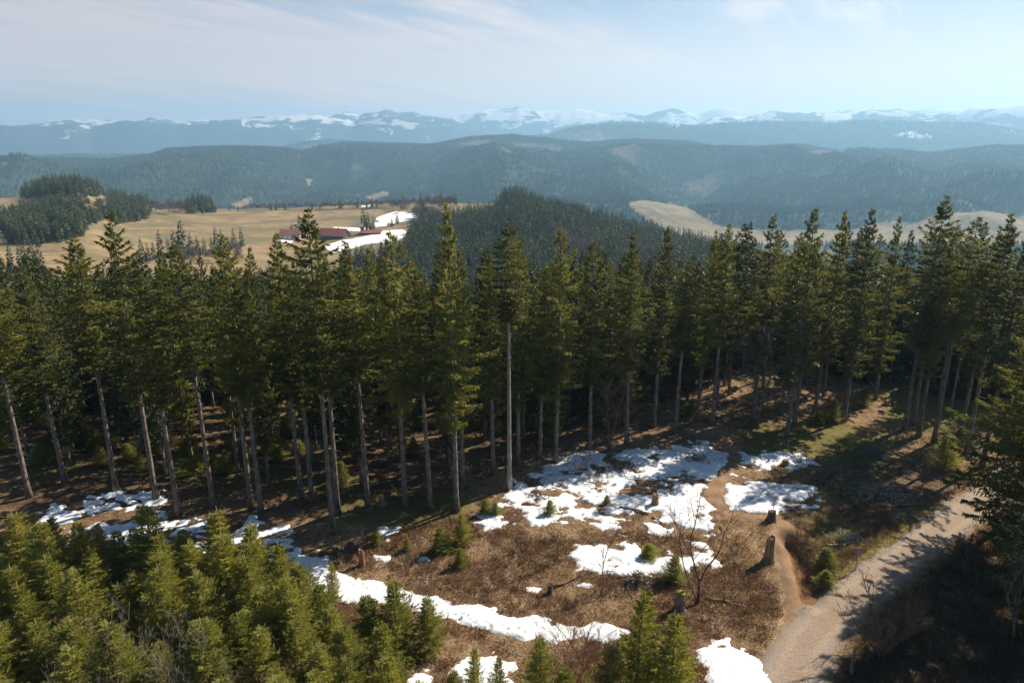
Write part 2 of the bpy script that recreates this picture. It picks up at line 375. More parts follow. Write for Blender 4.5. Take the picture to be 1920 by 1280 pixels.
# terrain: near = dead grass, heather, needles with painted-in shade, moss; far = pasture, forest floor, snowfields
m, t, p, o = mat('terrain'); M['ground'] = m
pos = t.new('ShaderNodeNewGeometry').outputs['Position']
def att(n): return t.new('ShaderNodeAttribute', attribute_name=n).outputs['Fac']
big = t.noise(pos, 0.11, 4.0); medn = t.noise(pos, 0.7, 5.0, 0.65); fine = t.noise(pos, 5.0, 6.0, 0.72); vf = t.noise(pos, 19.0, 3.0, 0.7)
nearc = t.mix(t.ramp(medn, 0.38, 0.62), (0.20, 0.110, 0.062), (0.38, 0.265, 0.155))
nearc = t.mix(t.ramp(t.noise(pos, 0.28, 5.0, 0.7), 0.56, 0.64, 0, 0.45), nearc, (0.105, 0.065, 0.040))
nearc = t.mix(t.math('MULTIPLY', t.ramp(big, 0.45, 0.62), 0.6), nearc, (0.42, 0.29, 0.16))
nearc = t.mix(t.ramp(fine, 0.62, 0.34, 0, 0.85), nearc, (0.065, 0.036, 0.020))
nearc = t.mix(t.ramp(vf, 0.60, 0.76, 0, 0.6), nearc, (0.50, 0.37, 0.23))
green = t.mix(t.ramp(fine, 0.35, 0.65), (0.085, 0.085, 0.022), (0.23, 0.20, 0.065))
gm = t.ramp(t.math('ADD', att('green'), t.math('MULTIPLY', t.math('SUBTRACT', t.noise(pos, 0.45, 5.0, 0.7), 0.5), 1.6)), 0.30, 0.70)
nearc = t.mix(t.math('MULTIPLY', gm, 0.8), nearc, green)
orange = t.mix(fine, (0.13, 0.065, 0.032), (0.32, 0.18, 0.09))
nearc = t.mix(t.math('MULTIPLY', att('pale'), t.ramp(medn, 0.30, 0.62)), nearc, (0.46, 0.33, 0.19))
nearc = t.mix(att('gully'), nearc, orange)
litter = t.mix(fine, (0.018, 0.013, 0.009), (0.080, 0.054, 0.034))  # needle litter, darkened to paint in the shade under the trees
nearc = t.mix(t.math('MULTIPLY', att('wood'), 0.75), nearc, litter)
forest = t.mix(t.noise(pos, 0.01, 4.0), (0.030, 0.046, 0.024), (0.055, 0.070, 0.034))
past = t.mix(t.ramp(t.noise(pos, 0.011, 5.0, 0.6, 1.0), 0.44, 0.58), (0.290, 0.205, 0.110), (0.165, 0.145, 0.080))
past = t.mix(t.ramp(t.noise(pos, 0.06, 5.0, 0.7), 0.58, 0.38, 0, 0.6), past, (0.14, 0.10, 0.055))
bare = t.mix(t.noise(pos, 0.02, 4.0), (0.07, 0.062, 0.045), (0.12, 0.095, 0.068))
rock = t.mix(t.noise(pos, 0.004, 6.0), (0.06, 0.075, 0.09), (0.12, 0.13, 0.14))
farc = t.mix(t.ramp(t.math('ADD', att('bare'), t.math('MULTIPLY', t.math('SUBTRACT', t.noise(pos, 0.008, 5.0, 0.7), 0.5), 0.8)), 0.4, 0.6), forest, bare)
farc = t.mix(t.ramp(t.math('ADD', att('meadow'), t.math('MULTIPLY', t.math('SUBTRACT', t.noise(pos, 0.02, 4.0), 0.5), 0.25)), 0.42, 0.56), farc, past)
farc = t.mix(att('rock'), farc, rock)
snn = t.noise(pos, 0.03, 5.0, 0.7)
mn = t.noise(t.new('ShaderNodeMapping', {'Vector': pos, 'Scale': (1, 1, 2.5)}).outputs[0], 0.0030, 9.0, 0.66, 0.5)
mn = t.math('ADD', t.math('MULTIPLY', t.math('SUBTRACT', mn, 0.5), 1.2), 0.5)
snn = t.mix(att('rock'), snn, mn)
farc = t.mix(t.ramp(t.math('ADD', att('snow'), t.math('MULTIPLY', t.math('SUBTRACT', snn, 0.5), 1.9)), 0.46, 0.58), farc, t.mix(att('rock'), (0.84, 0.83, 0.84), (0.66, 0.62, 0.62)))
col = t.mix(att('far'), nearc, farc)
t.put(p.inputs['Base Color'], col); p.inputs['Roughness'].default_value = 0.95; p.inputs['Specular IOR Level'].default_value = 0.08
hgt = t.math('ADD', fine, t.math('MULTIPLY', medn, 1.5))
bs = t.math('SUBTRACT', 1.0, att('far'))
b = t.new('ShaderNodeBump', {'Height': hgt, 'Strength': bs, 'Distance': 0.22}); t.l.new(b.outputs[0], p.inputs['Normal'])

# ------------------------------------------------------------------ terrain sheet
azs = np.concatenate([np.arange(-180, -56, 6), np.arange(-55, 55.01, 0.22), np.arange(57, 180, 6)])
rs = np.concatenate([np.arange(2, 26, 4), np.arange(26, 125, 0.42), 125 * 1.0125 ** np.arange(0, 412)])
rs = rs[rs < 13700]
A2, R2 = np.meshgrid(np.radians(azs), rs); X2 = np.sin(A2) * R2; Y2 = np.cos(A2) * R2; Z2 = H(X2, Y2)
nr, na = A2.shape
V = np.stack([X2.ravel(), Y2.ravel(), Z2.ravel()], 1); V = np.concatenate([V, [[0, 0, h1(0.01, 0.01)]]])
i = np.arange(nr - 1)[:, None] * na; j = np.arange(na)[None, :]; j1 = (j + 1) % na
F = np.stack([i + j, i + j1, i + na + j1, i + na + j], -1).reshape(-1, 4)
F = [list(f) for f in F.tolist()] + [[nr * na, (k + 1) % na, k] for k in range(na)]
gme = mesh_np('ground', V, F, M['ground'], smooth=True)
x, y, z = V[:, 0], V[:, 1], V[:, 2]; r = np.hypot(x, y); PX, PY = project(x, y, z)
def pmask(polys, rlo, rhi, soft=2.0):
    o = np.zeros(len(x)); m = (r > rlo) & (r < rhi) & (y > 1)
    for P in polys:
        s = sdist(PX[m], PY[m], P); o[m] = np.maximum(o[m], np.clip(s / soft + 0.5, 0, 1))
    return o
def seta(name, v):
    a = gme.attributes.new(name, 'FLOAT', 'POINT'); a.data.foreach_set('value', np.asarray(v, np.float32))
seta('far', np.clip((r - 118) / 20, 0, 1))
def pm0(polys, soft):
    o = np.zeros(len(x)); m = (r < 130) & (y > 10)
    for P in polys: s = sdist(x[m], y[m], poly0(P)); o[m] = np.maximum(o[m], np.clip(s / soft + 0.5, 0, 1))
    return o
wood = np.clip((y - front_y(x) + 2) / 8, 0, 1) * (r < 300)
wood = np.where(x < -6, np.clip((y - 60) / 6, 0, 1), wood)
wood = np.maximum(wood, 1.3 * pm0([[(1560,1300),(1600,1190),(1700,1130),(1830,1000),(1930,960),(2300,960),(2300,1400),(1600,1400)], [(1500,900),(1600,850),(1830,880),(1840,900),(1600,960)]], 2.0))  # wood mask widened beyond the trees to paint shade into the ground
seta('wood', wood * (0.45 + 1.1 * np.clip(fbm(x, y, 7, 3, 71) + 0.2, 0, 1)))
gp = [[(1380,850),(1400,810),(1560,780),(1640,800),(1700,830),(1640,880),(1560,870),(1470,850)], [(1500,960),(1620,985),(1740,960),(1850,900),(1870,930),(1740,1010),(1600,1100),(1560,1060),(1520,1010)],
      [(1640,700),(1850,690),(1870,800),(1760,820),(1660,800)], [(300,850),(560,860),(760,900),(760,960),(560,930),(330,900)], [(0,830),(160,850),(160,900),(0,880)], [(860,985),(740,1010),(600,960),(760,900),(900,940)]]
seta('green', pm0(gp, 5) * 0.9)
gl = np.zeros(len(x)); mm = (r < 100) & (y > 30); gl[mm] = np.clip(1.3 - np.abs(seg_dist(x[mm] + 0.8, y[mm] + 0.3, GULLY)) / 1.3, 0, 1); seta('gully', gl)
seta('pale', pm0([[(560,1075),(640,1045),(740,1060),(860,1085),(1000,1120),(1150,1150),(1000,1150),(850,1112),(700,1080)], [(1330,1000),(1470,985),(1500,1100),(1500,1200),(1440,1230),(1460,1100),(1420,1040)], [(1300,830),(1360,815),(1395,850),(1330,850)]], 2.5) * 0.8)
MEADOWS = [[(-400,340),(945,340),(945,376),(925,400),(850,402),(835,440),(775,470),(700,486),(650,505),(560,640),(-400,640)]]
KN = [[(40,372),(45,366),(70,357),(130,347),(178,358),(200,368),(150,373),(95,371)], [(60,403),(100,392),(150,394),(165,408),(198,404),(205,376),(280,390),(285,404),(270,416),(215,420),(200,412),(165,425),(160,445),(75,462),(15,462),(5,430),(-20,432),(-20,418),(20,412)], [(355,380),(395,378),(402,399),(350,402)]]
me1 = pmask(MEADOWS, 300, 1160, 3.0)
me2 = pmask([[(1175,380),(1210,375),(1290,390),(1350,425),(1440,432),(1600,430),(1660,415),(1720,418),(1760,400),(1850,396),(1940,410),(1940,460),(1300,460),(1240,430),(1200,405)]], 1400, 3300, 4.0)
me3 = pmask([[(572,335),(590,338),(578,350)], [(430,385),(470,368),(480,372),(455,392)], [(680,372),(720,358),(735,365),(700,380)], [(770,360),(815,358),(815,368),(775,370)], [(0,302),(14,303),(12,314),(0,312)],[(150,302),(168,303),(166,308),(150,308)]], 1500, 5000, 3.0)
nzm = ((fbm(x, y, 900, 4, 77) > 0.17) & (r > 5500) & (r < 8500)).astype(float)
seta('meadow', np.maximum(np.maximum(me1, me2), np.maximum(me3, nzm * 0.8)))
SN1 = [[(705,408),(740,396),(775,400),(790,406),(760,415),(735,420),(705,412)], [(606,462),(640,450),(690,442),(720,432),(758,430),(765,440),(745,452),(690,458),(650,468),(625,474)], [(675,385),(697,384),(695,388),(676,389)], [(700,418),(730,414),(725,424),(702,426)], [(528,449),(552,450),(548,456),(526,454)], [(620,425),(700,428),(690,434),(640,432)],[(770,400),(785,403),(780,410),(768,408)],[(60,360),(92,360),(92,364),(60,364)]]
s1 = pmask(SN1, 380, 1200, 3.0) * 1.0
hs = np.clip((z - 120) / 290, 0, 1)                               # snowfields on the high mountains
mtn = r > 8900
s3 = np.where(mtn, np.clip(0.30 + (ridged(x, y, 900, 4, 61) - 0.60) * 0.9 + hs * 0.45 - 0.12, 0, 1), 0)
s3 = np.where(r > 10900, np.clip(s3 + 0.07, 0, 1), s3)
s3 = np.where(mtn & (r < 10600) & (PX > 590) & (PX < 860), s3 + 0.13, s3)
s2 = np.where((r > 6800) & (r < 7900) & (z > 50) & (PX > 1200), np.clip((fbm(x, y, 420, 3, 83) - 0.25) * 6 + 0.2, 0, 1), 0)
seta('snow', s1 + s3 + s2); seta('rock', np.clip((r - 8700) / 300, 0, 1) * 0.9)
bz = np.where((r > 1400) & (r < 6000), np.clip((fbm(x, y, 330, 4, 91) - 0.16) * 5 + 0.2, 0, 1), 0)
seta('bare', bz)
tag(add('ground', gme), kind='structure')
ZMIN = float(z.min()); ZMAX = float(z.max())

# ------------------------------------------------------------------ air
hz = MB(); hb, ht = ZMIN - 1.0, ZMAX + 5
hz.box((0, 0, (hb + ht) / 2), (27500, 27500, ht - hb))
m = bpy.data.materials.new('haze'); m.use_nodes = True; t = NT(m.node_tree); t.n.clear()
oo = t.new('ShaderNodeOutputMaterial'); pv_ = t.new('ShaderNodeVolumePrincipled')
pv_.inputs['Color'].default_value = (0.41, 0.71, 1.0, 1); pv_.inputs['Density'].default_value = 0.000112; pv_.inputs['Anisotropy'].default_value = 0.35
t.l.new(pv_.outputs[0], oo.inputs['Volume'])
tag(add('haze', hz.mesh('haze', m)), kind='stuff')

# ------------------------------------------------------------------ sheets lying on the near ground
def sheet(name, x0, x1, y0, y1, cell, fn, material, cut=-0.05, attr=None):
    """height field z = ground + fn(x, y); its rim dips under the ground"""
    gx = np.arange(x0, x1, cell); gy = np.arange(y0, y1, cell); X, Y = np.meshgrid(gx, gy)
    off = fn(X, Y); Z = H(X, Y) + off; n2, n1_ = X.shape
    i = np.arange(n2 - 1)[:, None] * n1_; j = np.arange(n1_ - 1)[None, :]
    F = np.stack([i + j, i + j + 1, i + n1_ + j + 1, i + n1_ + j], -1).reshape(-1, 4)
    keep = off.ravel()[F].max(1) > cut; F = F[keep]
    us = np.unique(F); mp = np.full(X.size, -1); mp[us] = np.arange(len(us))
    me = mesh_np(name, np.stack([X.ravel(), Y.ravel(), Z.ravel()], 1)[us], mp[F], material, smooth=True)
    if attr is not None:
        a = me.attributes.new('edge', 'FLOAT', 'POINT'); a.data.foreach_set('value', attr(X, Y).ravel()[us].astype(np.float32))
    return add(name, me)
def trackw(X, Y): return 1.95 + np.clip((50 - Y) / 12, 0, 1.2) * 0.75
def track_off(X, Y):
    d = seg_dist(X, Y, TRACK); s = trackw(X, Y) - d + fbm(X, Y, 1.6, 4, 3) * 1.3
    return np.clip(s * 0.12, -0.12, 0.05) + fbm(X, Y, 0.6, 2, 4) * 0.03
tag(sheet('gravel_track', 12, 75, 28, 95, 0.26, track_off, M['gravel'], attr=lambda X, Y: np.clip(np.abs(seg_dist(X, Y, TRACK)) / 2.2, 0, 1)), kind='structure')
def path_off(X, Y):
    d = seg_dist(X, Y, PATH); w = np.interp(Y, [40, 52, 56, 62, 75, 80], [0.55, 0.6, 0.7, 0.75, 1.15, 1.0])
    s = w - d + fbm(X, Y, 1.2, 4, 13) * 0.9
    return np.clip(s * 0.10, -0.12, 0.035) + fbm(X, Y, 0.8, 2, 14) * 0.03
tag(sheet('dirt_path', 15, 42, 42, 92, 0.2, path_off, M['dirt']), kind='structure')
SNOW = [  # outline in photograph pixels, roughness of the melting edge
 ([(565,1058),(620,1062),(660,1072),(720,1088),(790,1108),(850,1122),(930,1143),(1010,1158),(1100,1166),(1170,1172),(1215,1190),(1160,1196),(1110,1192),(1050,1200),(990,1192),(900,1180),(840,1165),(800,1150),(720,1130),(640,1118),(580,1098)], 0.5),
 ([(840,1240),(870,1222),(905,1212),(955,1215),(980,1235),(965,1255),(925,1262),(955,1285),(830,1285)], 1.4),
 ([(870,1188),(900,1190),(905,1205),(885,1208)], 0.5), ([(780,1268),(815,1262),(810,1290),(770,1290)], 0.6),
 ([(1305,1216),(1360,1217),(1415,1224),(1436,1245),(1436,1300),(1345,1300),(1340,1262),(1318,1244)], 0.7),
 ([(1335,1196),(1365,1194),(1362,1203),(1340,1204)], 0.3),
 ([(1068,1010),(1110,1018),(1180,1006),(1200,1030),(1240,1048),(1260,1036),(1330,1040),(1328,1064),(1250,1074),(1170,1072),(1090,1066),(1078,1040)], 0.9),
 ([(1078,1082),(1112,1090),(1118,1098),(1090,1098)], 0.4), ([(990,1098),(1010,1100),(1006,1106),(992,1104)], 0.3), ([(1100,985),(1165,982),(1125,992)], 0.6),
 ([(900,975),(960,960),(1080,968),(1130,962),(1210,978),(1270,990),(1245,998),(1190,985),(1060,974),(960,985),(915,985)], 1.3),
 ([(930,955),(985,895),(1060,862),(1130,852),(1210,835),(1290,826),(1362,855),(1366,884),(1320,905),(1325,955),(1330,1000),(1270,1000),(1220,980),(1120,975),(1060,960),(1000,975)], 1.9),
 ([(1348,905),(1390,912),(1450,908),(1530,912),(1540,928),(1500,945),(1468,960),(1455,970),(1400,965),(1365,950),(1348,925)], 0.8),
 ([(1388,852),(1440,852),(1505,848),(1500,866),(1440,885),(1400,888),(1386,870)], 1.9), ([(1440,868),(1465,885),(1400,892),(1395,880)], 1.0),
 ([(85,960),(150,930),(240,928),(330,945),(400,985),(520,1010),(600,1050),(580,1060),(400,1045),(200,1010),(100,990)], 3.2),
 ([(690,985),(745,985),(730,1000),(695,996)], 1.0), ([(1290,1012),(1325,1012),(1318,1024),(1292,1022)], 0.5),
 ([(1500,945),(1525,944),(1530,950),(1505,952)], 0.3), ([(785,1040),(800,1038),(800,1046),(787,1047)], 0.3), ([(930,1010),(946,1010),(940,1016)], 0.3), ([(705,1040),(725,1040),(722,1046),(706,1046)],0.3)]
SNOWP = [(poly0(a), b) for a, b in SNOW]
fpl = poly0([(600,1082),(700,1103),(800,1135),(850,1152),(920,1168),(1000,1185),(1060,1192)])
def prints():
    P = []; 
    for (ax, ay), (bx, by) in zip(fpl[:-1], fpl[1:]):
        n = int(math.hypot(bx - ax, by - ay) / 0.62)
        for k in range(n): P.append((ax + (bx - ax) * k / n, ay + (by - ay) * k / n))
    return [(a + 0.09 * (-1) ** k, b + 0.12 * (-1) ** k) for k, (a, b) in enumerate(P)]
FP = np.array(prints())
def snow_off(X, Y):
    s = np.full(X.shape, -9.0); n1 = fbm(X, Y, 2.4, 5, 101, 0.6); n2 = fbm(X * 0.6 + Y * 0.2, Y, 0.7, 3, 102)
    for P, rough in SNOWP:
        xs = [a for a, b in P]; ys = [b for a, b in P]
        m = (X > min(xs) - 3) & (X < max(xs) + 3) & (Y > min(ys) - 3) & (Y < max(ys) + 3)
        if m.any():
            d = sdist(X[m], Y[m], P); d = np.minimum(d, 1.1 if rough < 1.5 else (0.85 if rough < 3 else 0.35))
            d = d + n1[m] * (0.9 + rough * 3.0) + n2[m] * rough * 1.5; s[m] = np.maximum(s[m], d)
    near_path = (seg_dist(X, Y, PATH) - 0.7) + n2 * 0.9; s = np.minimum(s, near_path)
    hole = np.clip((fbm(X * 0.55, Y, 2.6, 4, 111, 0.6) - 0.095) * 14, 0, 1.4); s = s - np.where(Y > 60, hole, hole * 0.35 * (Y > 50))
    o = np.where(s > 0, 0.03 + np.minimum(s * 0.22, 0.13), np.maximum(s * 0.4, -0.15))
    o = o + np.where(s > 0, fbm(X, Y, 1.5, 3, 105) * 0.07, 0)
    m = (X > -25) & (X < 12) & (Y > 40) & (Y < 58)
    if m.any():
        xm, ym = X[m], Y[m]; dd = np.full(xm.shape, 9.0)
        for a, b in FP: dd = np.minimum(dd, np.hypot((xm - a), (ym - b)))
        o[m] = o[m] - 0.11 * np.exp(-(dd / 0.19) ** 4)
    return o
sn = sheet('snow_cover', -52, 44, 38, 93, 0.13, snow_off, M['snow'], cut=-0.04)
tag(sn, 'patches of old melting snow lying on the clearing and forest edge', 'snow', kind='stuff')

# ------------------------------------------------------------------ spruces
def crown_mesh(name, seed, hgt=20.0, rad=3.0, spacing=0.42, per=7, twig=46, material=None, style='mature', tl=0.55, tw=0.15):
    rng = np.random.default_rng(seed); Bs = []; Ds = []; Ls = []; Ws = []; mb = MB()
    full = rng.uniform(0.32, 0.60); pw = rng.uniform(0.95, 1.2); gapa = rng.uniform(0, 6.28); gapz = rng.uniform(0.3, 0.9) * hgt
    lobes = rng.uniform(0, 6.28, 3); z = hgt - 0.25
    gap = rng.uniform(0.5, 1.0, 60)
    while z > 0:
        t = 1 - z / hgt
        if style == 'mature':
            prof = min(1.0, (t / full) ** pw) * (1.0 if t < 0.72 else 1 - (t - 0.72) * 1.9)
        else:
            prof = min(1.0, (t / 0.80) ** 0.85)
        n = max(3, int(per * (0.55 + 0.45 * min(1, t * 3)))); a0 = rng.uniform(0, 6.28)
        for k in range(n):
            az = a0 + 6.283 * k / n + rng.normal() * 0.25
            irr = 0.80 + 0.16 * math.sin(az * 2 + lobes[0] + z * 0.35) + 0.16 * math.sin(az + lobes[1] - z * 0.22)
            L = rad * prof * irr * rng.uniform(0.50, 1.15) + 0.12
            if rng.random() < 0.07: L *= 1.30
            if style == 'mature' and abs(z - gapz) < 1.3 and math.cos(az - gapa) > 0.2: L *= 0.4
            if style == 'mature' and rng.random() < 0.14 + 0.25 * max(0, t - 0.7): continue
            rise = (0.75 - 1.35 * min(1, t * 2.2)) if style == 'mature' else (0.70 - 0.70 * t)
            up = 0.38 if style == 'mature' else 0.20
            nt = int(twig * (0.25 + L / rad)); s = np.clip(rng.beta(1.35, 1.0, nt), 0.05, 1)
            zb = z + rng.normal() * 0.12
            ca, sa = math.cos(az), math.sin(az)
            rad_ = L * s; zz = zb + L * (rise * s * 0.75 + up * s * s)
            base = np.stack([ca * rad_, sa * rad_, zz], 1)
            slope = rise * 0.75 + 2 * up * s
            fwd = unit(np.stack([ca * np.ones(nt), sa * np.ones(nt), slope], 1))
            sgn = np.where(rng.random(nt) < 0.5, -1.0, 1.0)
            lat = np.stack([-sa * sgn, ca * sgn, np.zeros(nt)], 1)
            wl = rng.uniform(0.25, 0.95, nt)[:, None] * (s < 0.9)[:, None]
            hang = rng.uniform(-1.3, 0.15, nt) if style == 'mature' else rng.uniform(-0.40, 0.30, nt)
            D = unit(fwd * rng.uniform(0.35, 1.0, nt)[:, None] + lat * wl + np.stack([np.zeros(nt), np.zeros(nt), hang], 1))
            # secondary offset so that sprays spread sideways into flat fans
            offs = rng.uniform(0, 1, nt) * (0.44 * L * (1 - s)) * (0.75 if style == 'mature' else 1.0)
            base = base + lat * offs[:, None] - np.stack([np.zeros(nt), np.zeros(nt), offs * (0.45 if style == 'mature' else 0.05)], 1)
            Bs.append(base); Ds.append(D); kf = 0.55 + 0.45 * min(1.0, t * 7) if style == 'mature' else 1.0
            Ls.append(tl * kf * rng.uniform(0.55, 1.2, nt)); Ws.append(tw * kf * rng.uniform(0.7, 1.3, nt))
        z -= spacing * rng.uniform(0.7, 1.3) * (0.65 + 0.5 * min(1, t * 4))
    nt = 14; zz = np.linspace(hgt - 0.9, hgt, nt)
    Bs.append(np.stack([np.zeros(nt), np.zeros(nt), zz], 1)); Ds.append(unit(np.stack([rng.normal(size=nt) * .5, rng.normal(size=nt) * .5, np.ones(nt)], 1)))
    Ls.append(np.full(nt, tl * 0.6)); Ws.append(np.full(nt, tw * 0.8))
    B, D, L, W = np.concatenate(Bs), np.concatenate(Ds), np.concatenate(Ls), np.concatenate(Ws)
    V, F = kites(B, D, L, W, rng); return mesh_np(name, V, F, material)
def trunk_mesh(name, seed, hgt=30.0, r0=0.30, dead=26, material=None, dlen=1.6, z0=0.12, z1=0.6):
    rng = np.random.default_rng(seed); mb = MB(); k = 12
    zz = np.linspace(0, 1, k) ** 1.1; w = rng.normal(size=2) * 0.12
    P = np.stack([w[0] * np.sin(zz * 3), w[1] * np.sin(zz * 2.4), zz * hgt - 0.3], 1)
    P[:, 0] -= P[0, 0]; P[:, 1] -= P[0, 1]
    rr = r0 * (1 - zz) ** 0.85 + 0.02; rr[0] *= 1.45; rr[1] *= 1.02
    mb.tube(P, rr, 9)
    for _ in range(dead):
        f = rng.uniform(z0, z1); a = rng.uniform(0, 6.28); L = rng.uniform(0.3, 1.0) * dlen * (0.4 + f)
        b = np.array([np.interp(f * hgt, P[:, 2], P[:, 0]), np.interp(f * hgt, P[:, 2], P[:, 1]), f * hgt])
        d = np.array([math.cos(a), math.sin(a), rng.uniform(-0.45, 0.1)])
        mb.tube([b, b + d * L * 0.5, b + d * L + np.array([0, 0, -0.12 * L])], [0.028, 0.02, 0.007], 3, False)
    return mb.mesh(name, material, True)
CRH = 20.0
CR = [crown_mesh('spruce_crown', 10 + i, CRH, 3.5, 0.64, 6, 112, M['spruce'], tl=0.46, tw=0.125) for i in range(8)]
CRD = [crown_mesh('spruce_crown', 30 + i, CRH, 3.4, 0.62, 6, 56, M['spruce_shade'], tl=0.60, tw=0.17) for i in range(4)]
TK = [trunk_mesh('spruce_trunk', 50 + i, r0=0.26, dead=44, material=M['bark']) for i in range(5)]
rnd = random.Random(7)
def spruce(X, Y, ztop, zcb, rad, label, group=None, cm=None, tk=None, name='spruce_tree', cat='spruce tree', lean=0.0, tscale=1.0):
    zb = h1(X, Y); e = bpy.data.objects.new(name, None); link(e); e.location = (X, Y, zb); e.empty_display_size = 0.5
    e.rotation_euler = (rnd.uniform(-.012, .012), rnd.uniform(-.012, .012) + lean, rnd.uniform(0, 6.28))
    hh = ztop - zb; tag(e, label, cat, group)
    add('trunk', tk or rnd.choice(TK), e, scale=(tscale, tscale, hh / 30.0))
    cb = zcb - zb; k = (ztop + 0.15 - zcb) / CRH
    add('crown', cm or rnd.choice(CR), e, loc=(0, 0, cb), rot=(0, 0, rnd.uniform(0, 6.28)), scale=(rad / 3.0, rad / 3.0, k))
    return e
FRONT = [  # base px, base py, top py, crown bottom py, crown radius, label
 (55,932,490,700,3.0,'leaning tall spruce at the far left edge whose bare trunk ends behind the thicket'),
 (122,905,505,730,2.6,'thin spruce set back beside the leftmost bare trunk of the forest edge'),
 (218,921,445,700,3.2,'tall spruce with bare trunk just left of the shaded snow streak'),
 (293,935,403,745,3.4,'tallest spruce of the left forest edge, its pointed tip against the brown pasture'),
 (335,966,520,760,2.4,'short slim spruce with bare trunk ending beside the shaded snow'),
 (400,950,460,700,3.1,'spruce with straight pale bare trunk right of the green understory bushes'),
 (472,955,440,735,2.8,'left tree of the close spruce pair at the forest edge'),
 (490,960,525,760,2.3,'right, shorter tree of the close spruce pair at the forest edge'),
 (565,935,440,730,2.7,'spruce with forked looking top just left of the farm roofs'),
 (586,940,510,760,2.3,'short spruce tucked behind the one nearest the snow strip'),
 (625,1000,393,735,3.5,'nearest tall spruce of the edge, bright green, its tip beside the red farm roof'),
 (634,962,480,740,2.5,'second pale trunk right behind the nearest tall spruce'),
 (690,950,455,700,2.8,'spruce with blunt top below the farm snow patch'),
 (760,950,438,765,3.6,'broad dense spruce below the conifer group beside the farm'),
 (808,955,505,740,2.5,'short spruce between the broad dense one and the bright slender one'),
 (856,958,385,805,2.7,'bright slender spruce with very thin pointed tip and white trunk'),
 (868,915,470,790,2.6,'spruce standing close behind the bright slender one'),
 (925,890,480,740,2.5,'spruce with sparse olive crown left of the very long bare pale trunk'),
 (955,916,418,605,2.9,'spruce with a very long bare pale trunk full of short stubs at the clearing edge'),
 (972,870,455,760,2.6,'spruce directly behind the very long bare pale trunk'),
 (1012,860,505,740,2.4,'short spruce right of the tree with the very long bare trunk'),
 (1042,865,430,740,2.9,'dense pointed spruce at the upper left corner of the snowfield'),
 (1105,842,450,720,3.0,'spruce at the upper edge of the snowfield behind the bare bush'),
 (1175,832,435,690,2.7,'slender spruce with straight trunk above the middle of the snowfield'),
 (1225,800,430,700,2.7,'dark spruce set back behind the snowfield between two straight trunks'),
 (1265,812,490,650,2.4,'spruce with bent grey trunk above the right of the snowfield'),
 (1305,790,433,690,1.9,'very narrow spruce with thin sparse top behind the snowfield'),
 (1335,797,423,650,2.8,'spruce with well layered top, its trunk ending just above the dirt path'),
 (1410,788,408,690,3.3,'wide spruce with double tip above the tangle of bare branches'),
 (1475,820,392,720,3.0,'spruce at the mossy bank right of the dirt path'),
 (1489,798,460,690,2.4,'spruce right behind the one on the mossy bank'),
 (1525,785,398,680,2.9,'spruce with feathery top right of the mossy bank'),
 (1582,790,394,700,2.9,'spruce with bushy saplings around the foot of its trunk'),
 (1640,748,412,690,2.8,'spruce deep in the shade behind the sunlit bank'),
 (1695,805,368,650,3.5,'tallest spruce on the right, its tip above all others'),
 (1712,796,440,690,2.4,'spruce close behind the tallest one on the right'),
 (1722,818,450,700,2.4,'spruce in front and right of the tallest one, with long trunk shadow'),
 (1750,830,408,650,3.1,'spruce with long slanting trunk on the sunlit right slope'),
 (1800,815,432,700,2.8,'spruce behind the pair of trunks near the gravel track'),
 (1812,850,403,660,3.4,'thick trunked spruce near the top of the gravel track'),
 (1842,872,450,730,3.0,'spruce at the top of the gravel track beside the light green one')]
SNAG = trunk_mesh('stubby_trunk', 99, 30.0, 0.27, 70, M['bark_old'], 0.7, 0.12, 0.7)
placed = []
for i, (bx, by, ty, cby, rad, lab) in enumerate(FRONT):
    X, Y, Z = [float(v[0]) for v in hit(bx, by)]
    spruce(X, Y, z_at(ty, Y), z_at(cby, Y), rad, lab, 'tall spruces along the front of the forest', lean=rnd.uniform(-.022, .022), cm=CR[(i * 5) % 8], tk=SNAG if bx == 955 else TK[i % 5])
    placed.append((X, Y))
# trees right of the track, and those out of frame that shade the slope
def sp_at(X, Y, hgt, cb, rad, lab, group=None, cm=None, k=1.0):
    z = h1(X, Y); spruce(X, Y, z + hgt, z + cb, rad * k, lab, group, cm); placed.append((X, Y))
CRN = crown_mesh('near_spruce_crown', 93, 20.0, 5.0, 0.40, 7, 300, M['spruce'], 'mature', 0.36, 0.075)
CRND = crown_mesh('near_spruce_crown', 94, 20.0, 5.0, 0.42, 7, 240, M['spruce_shade'], 'mature', 0.36, 0.08)
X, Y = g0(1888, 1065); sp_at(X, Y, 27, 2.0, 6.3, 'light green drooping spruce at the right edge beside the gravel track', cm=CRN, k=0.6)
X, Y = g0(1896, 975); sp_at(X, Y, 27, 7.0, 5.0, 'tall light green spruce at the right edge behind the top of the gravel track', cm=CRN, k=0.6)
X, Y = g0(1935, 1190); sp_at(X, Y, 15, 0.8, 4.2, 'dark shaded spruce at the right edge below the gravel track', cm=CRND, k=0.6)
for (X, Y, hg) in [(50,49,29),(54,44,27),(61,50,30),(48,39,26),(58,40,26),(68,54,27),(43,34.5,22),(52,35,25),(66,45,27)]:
    sp_at(X, Y, hg, 4, 4.3, 'tall spruce of the stand beyond the right picture edge', 'spruces beyond the right edge', rnd.choice(CRD))
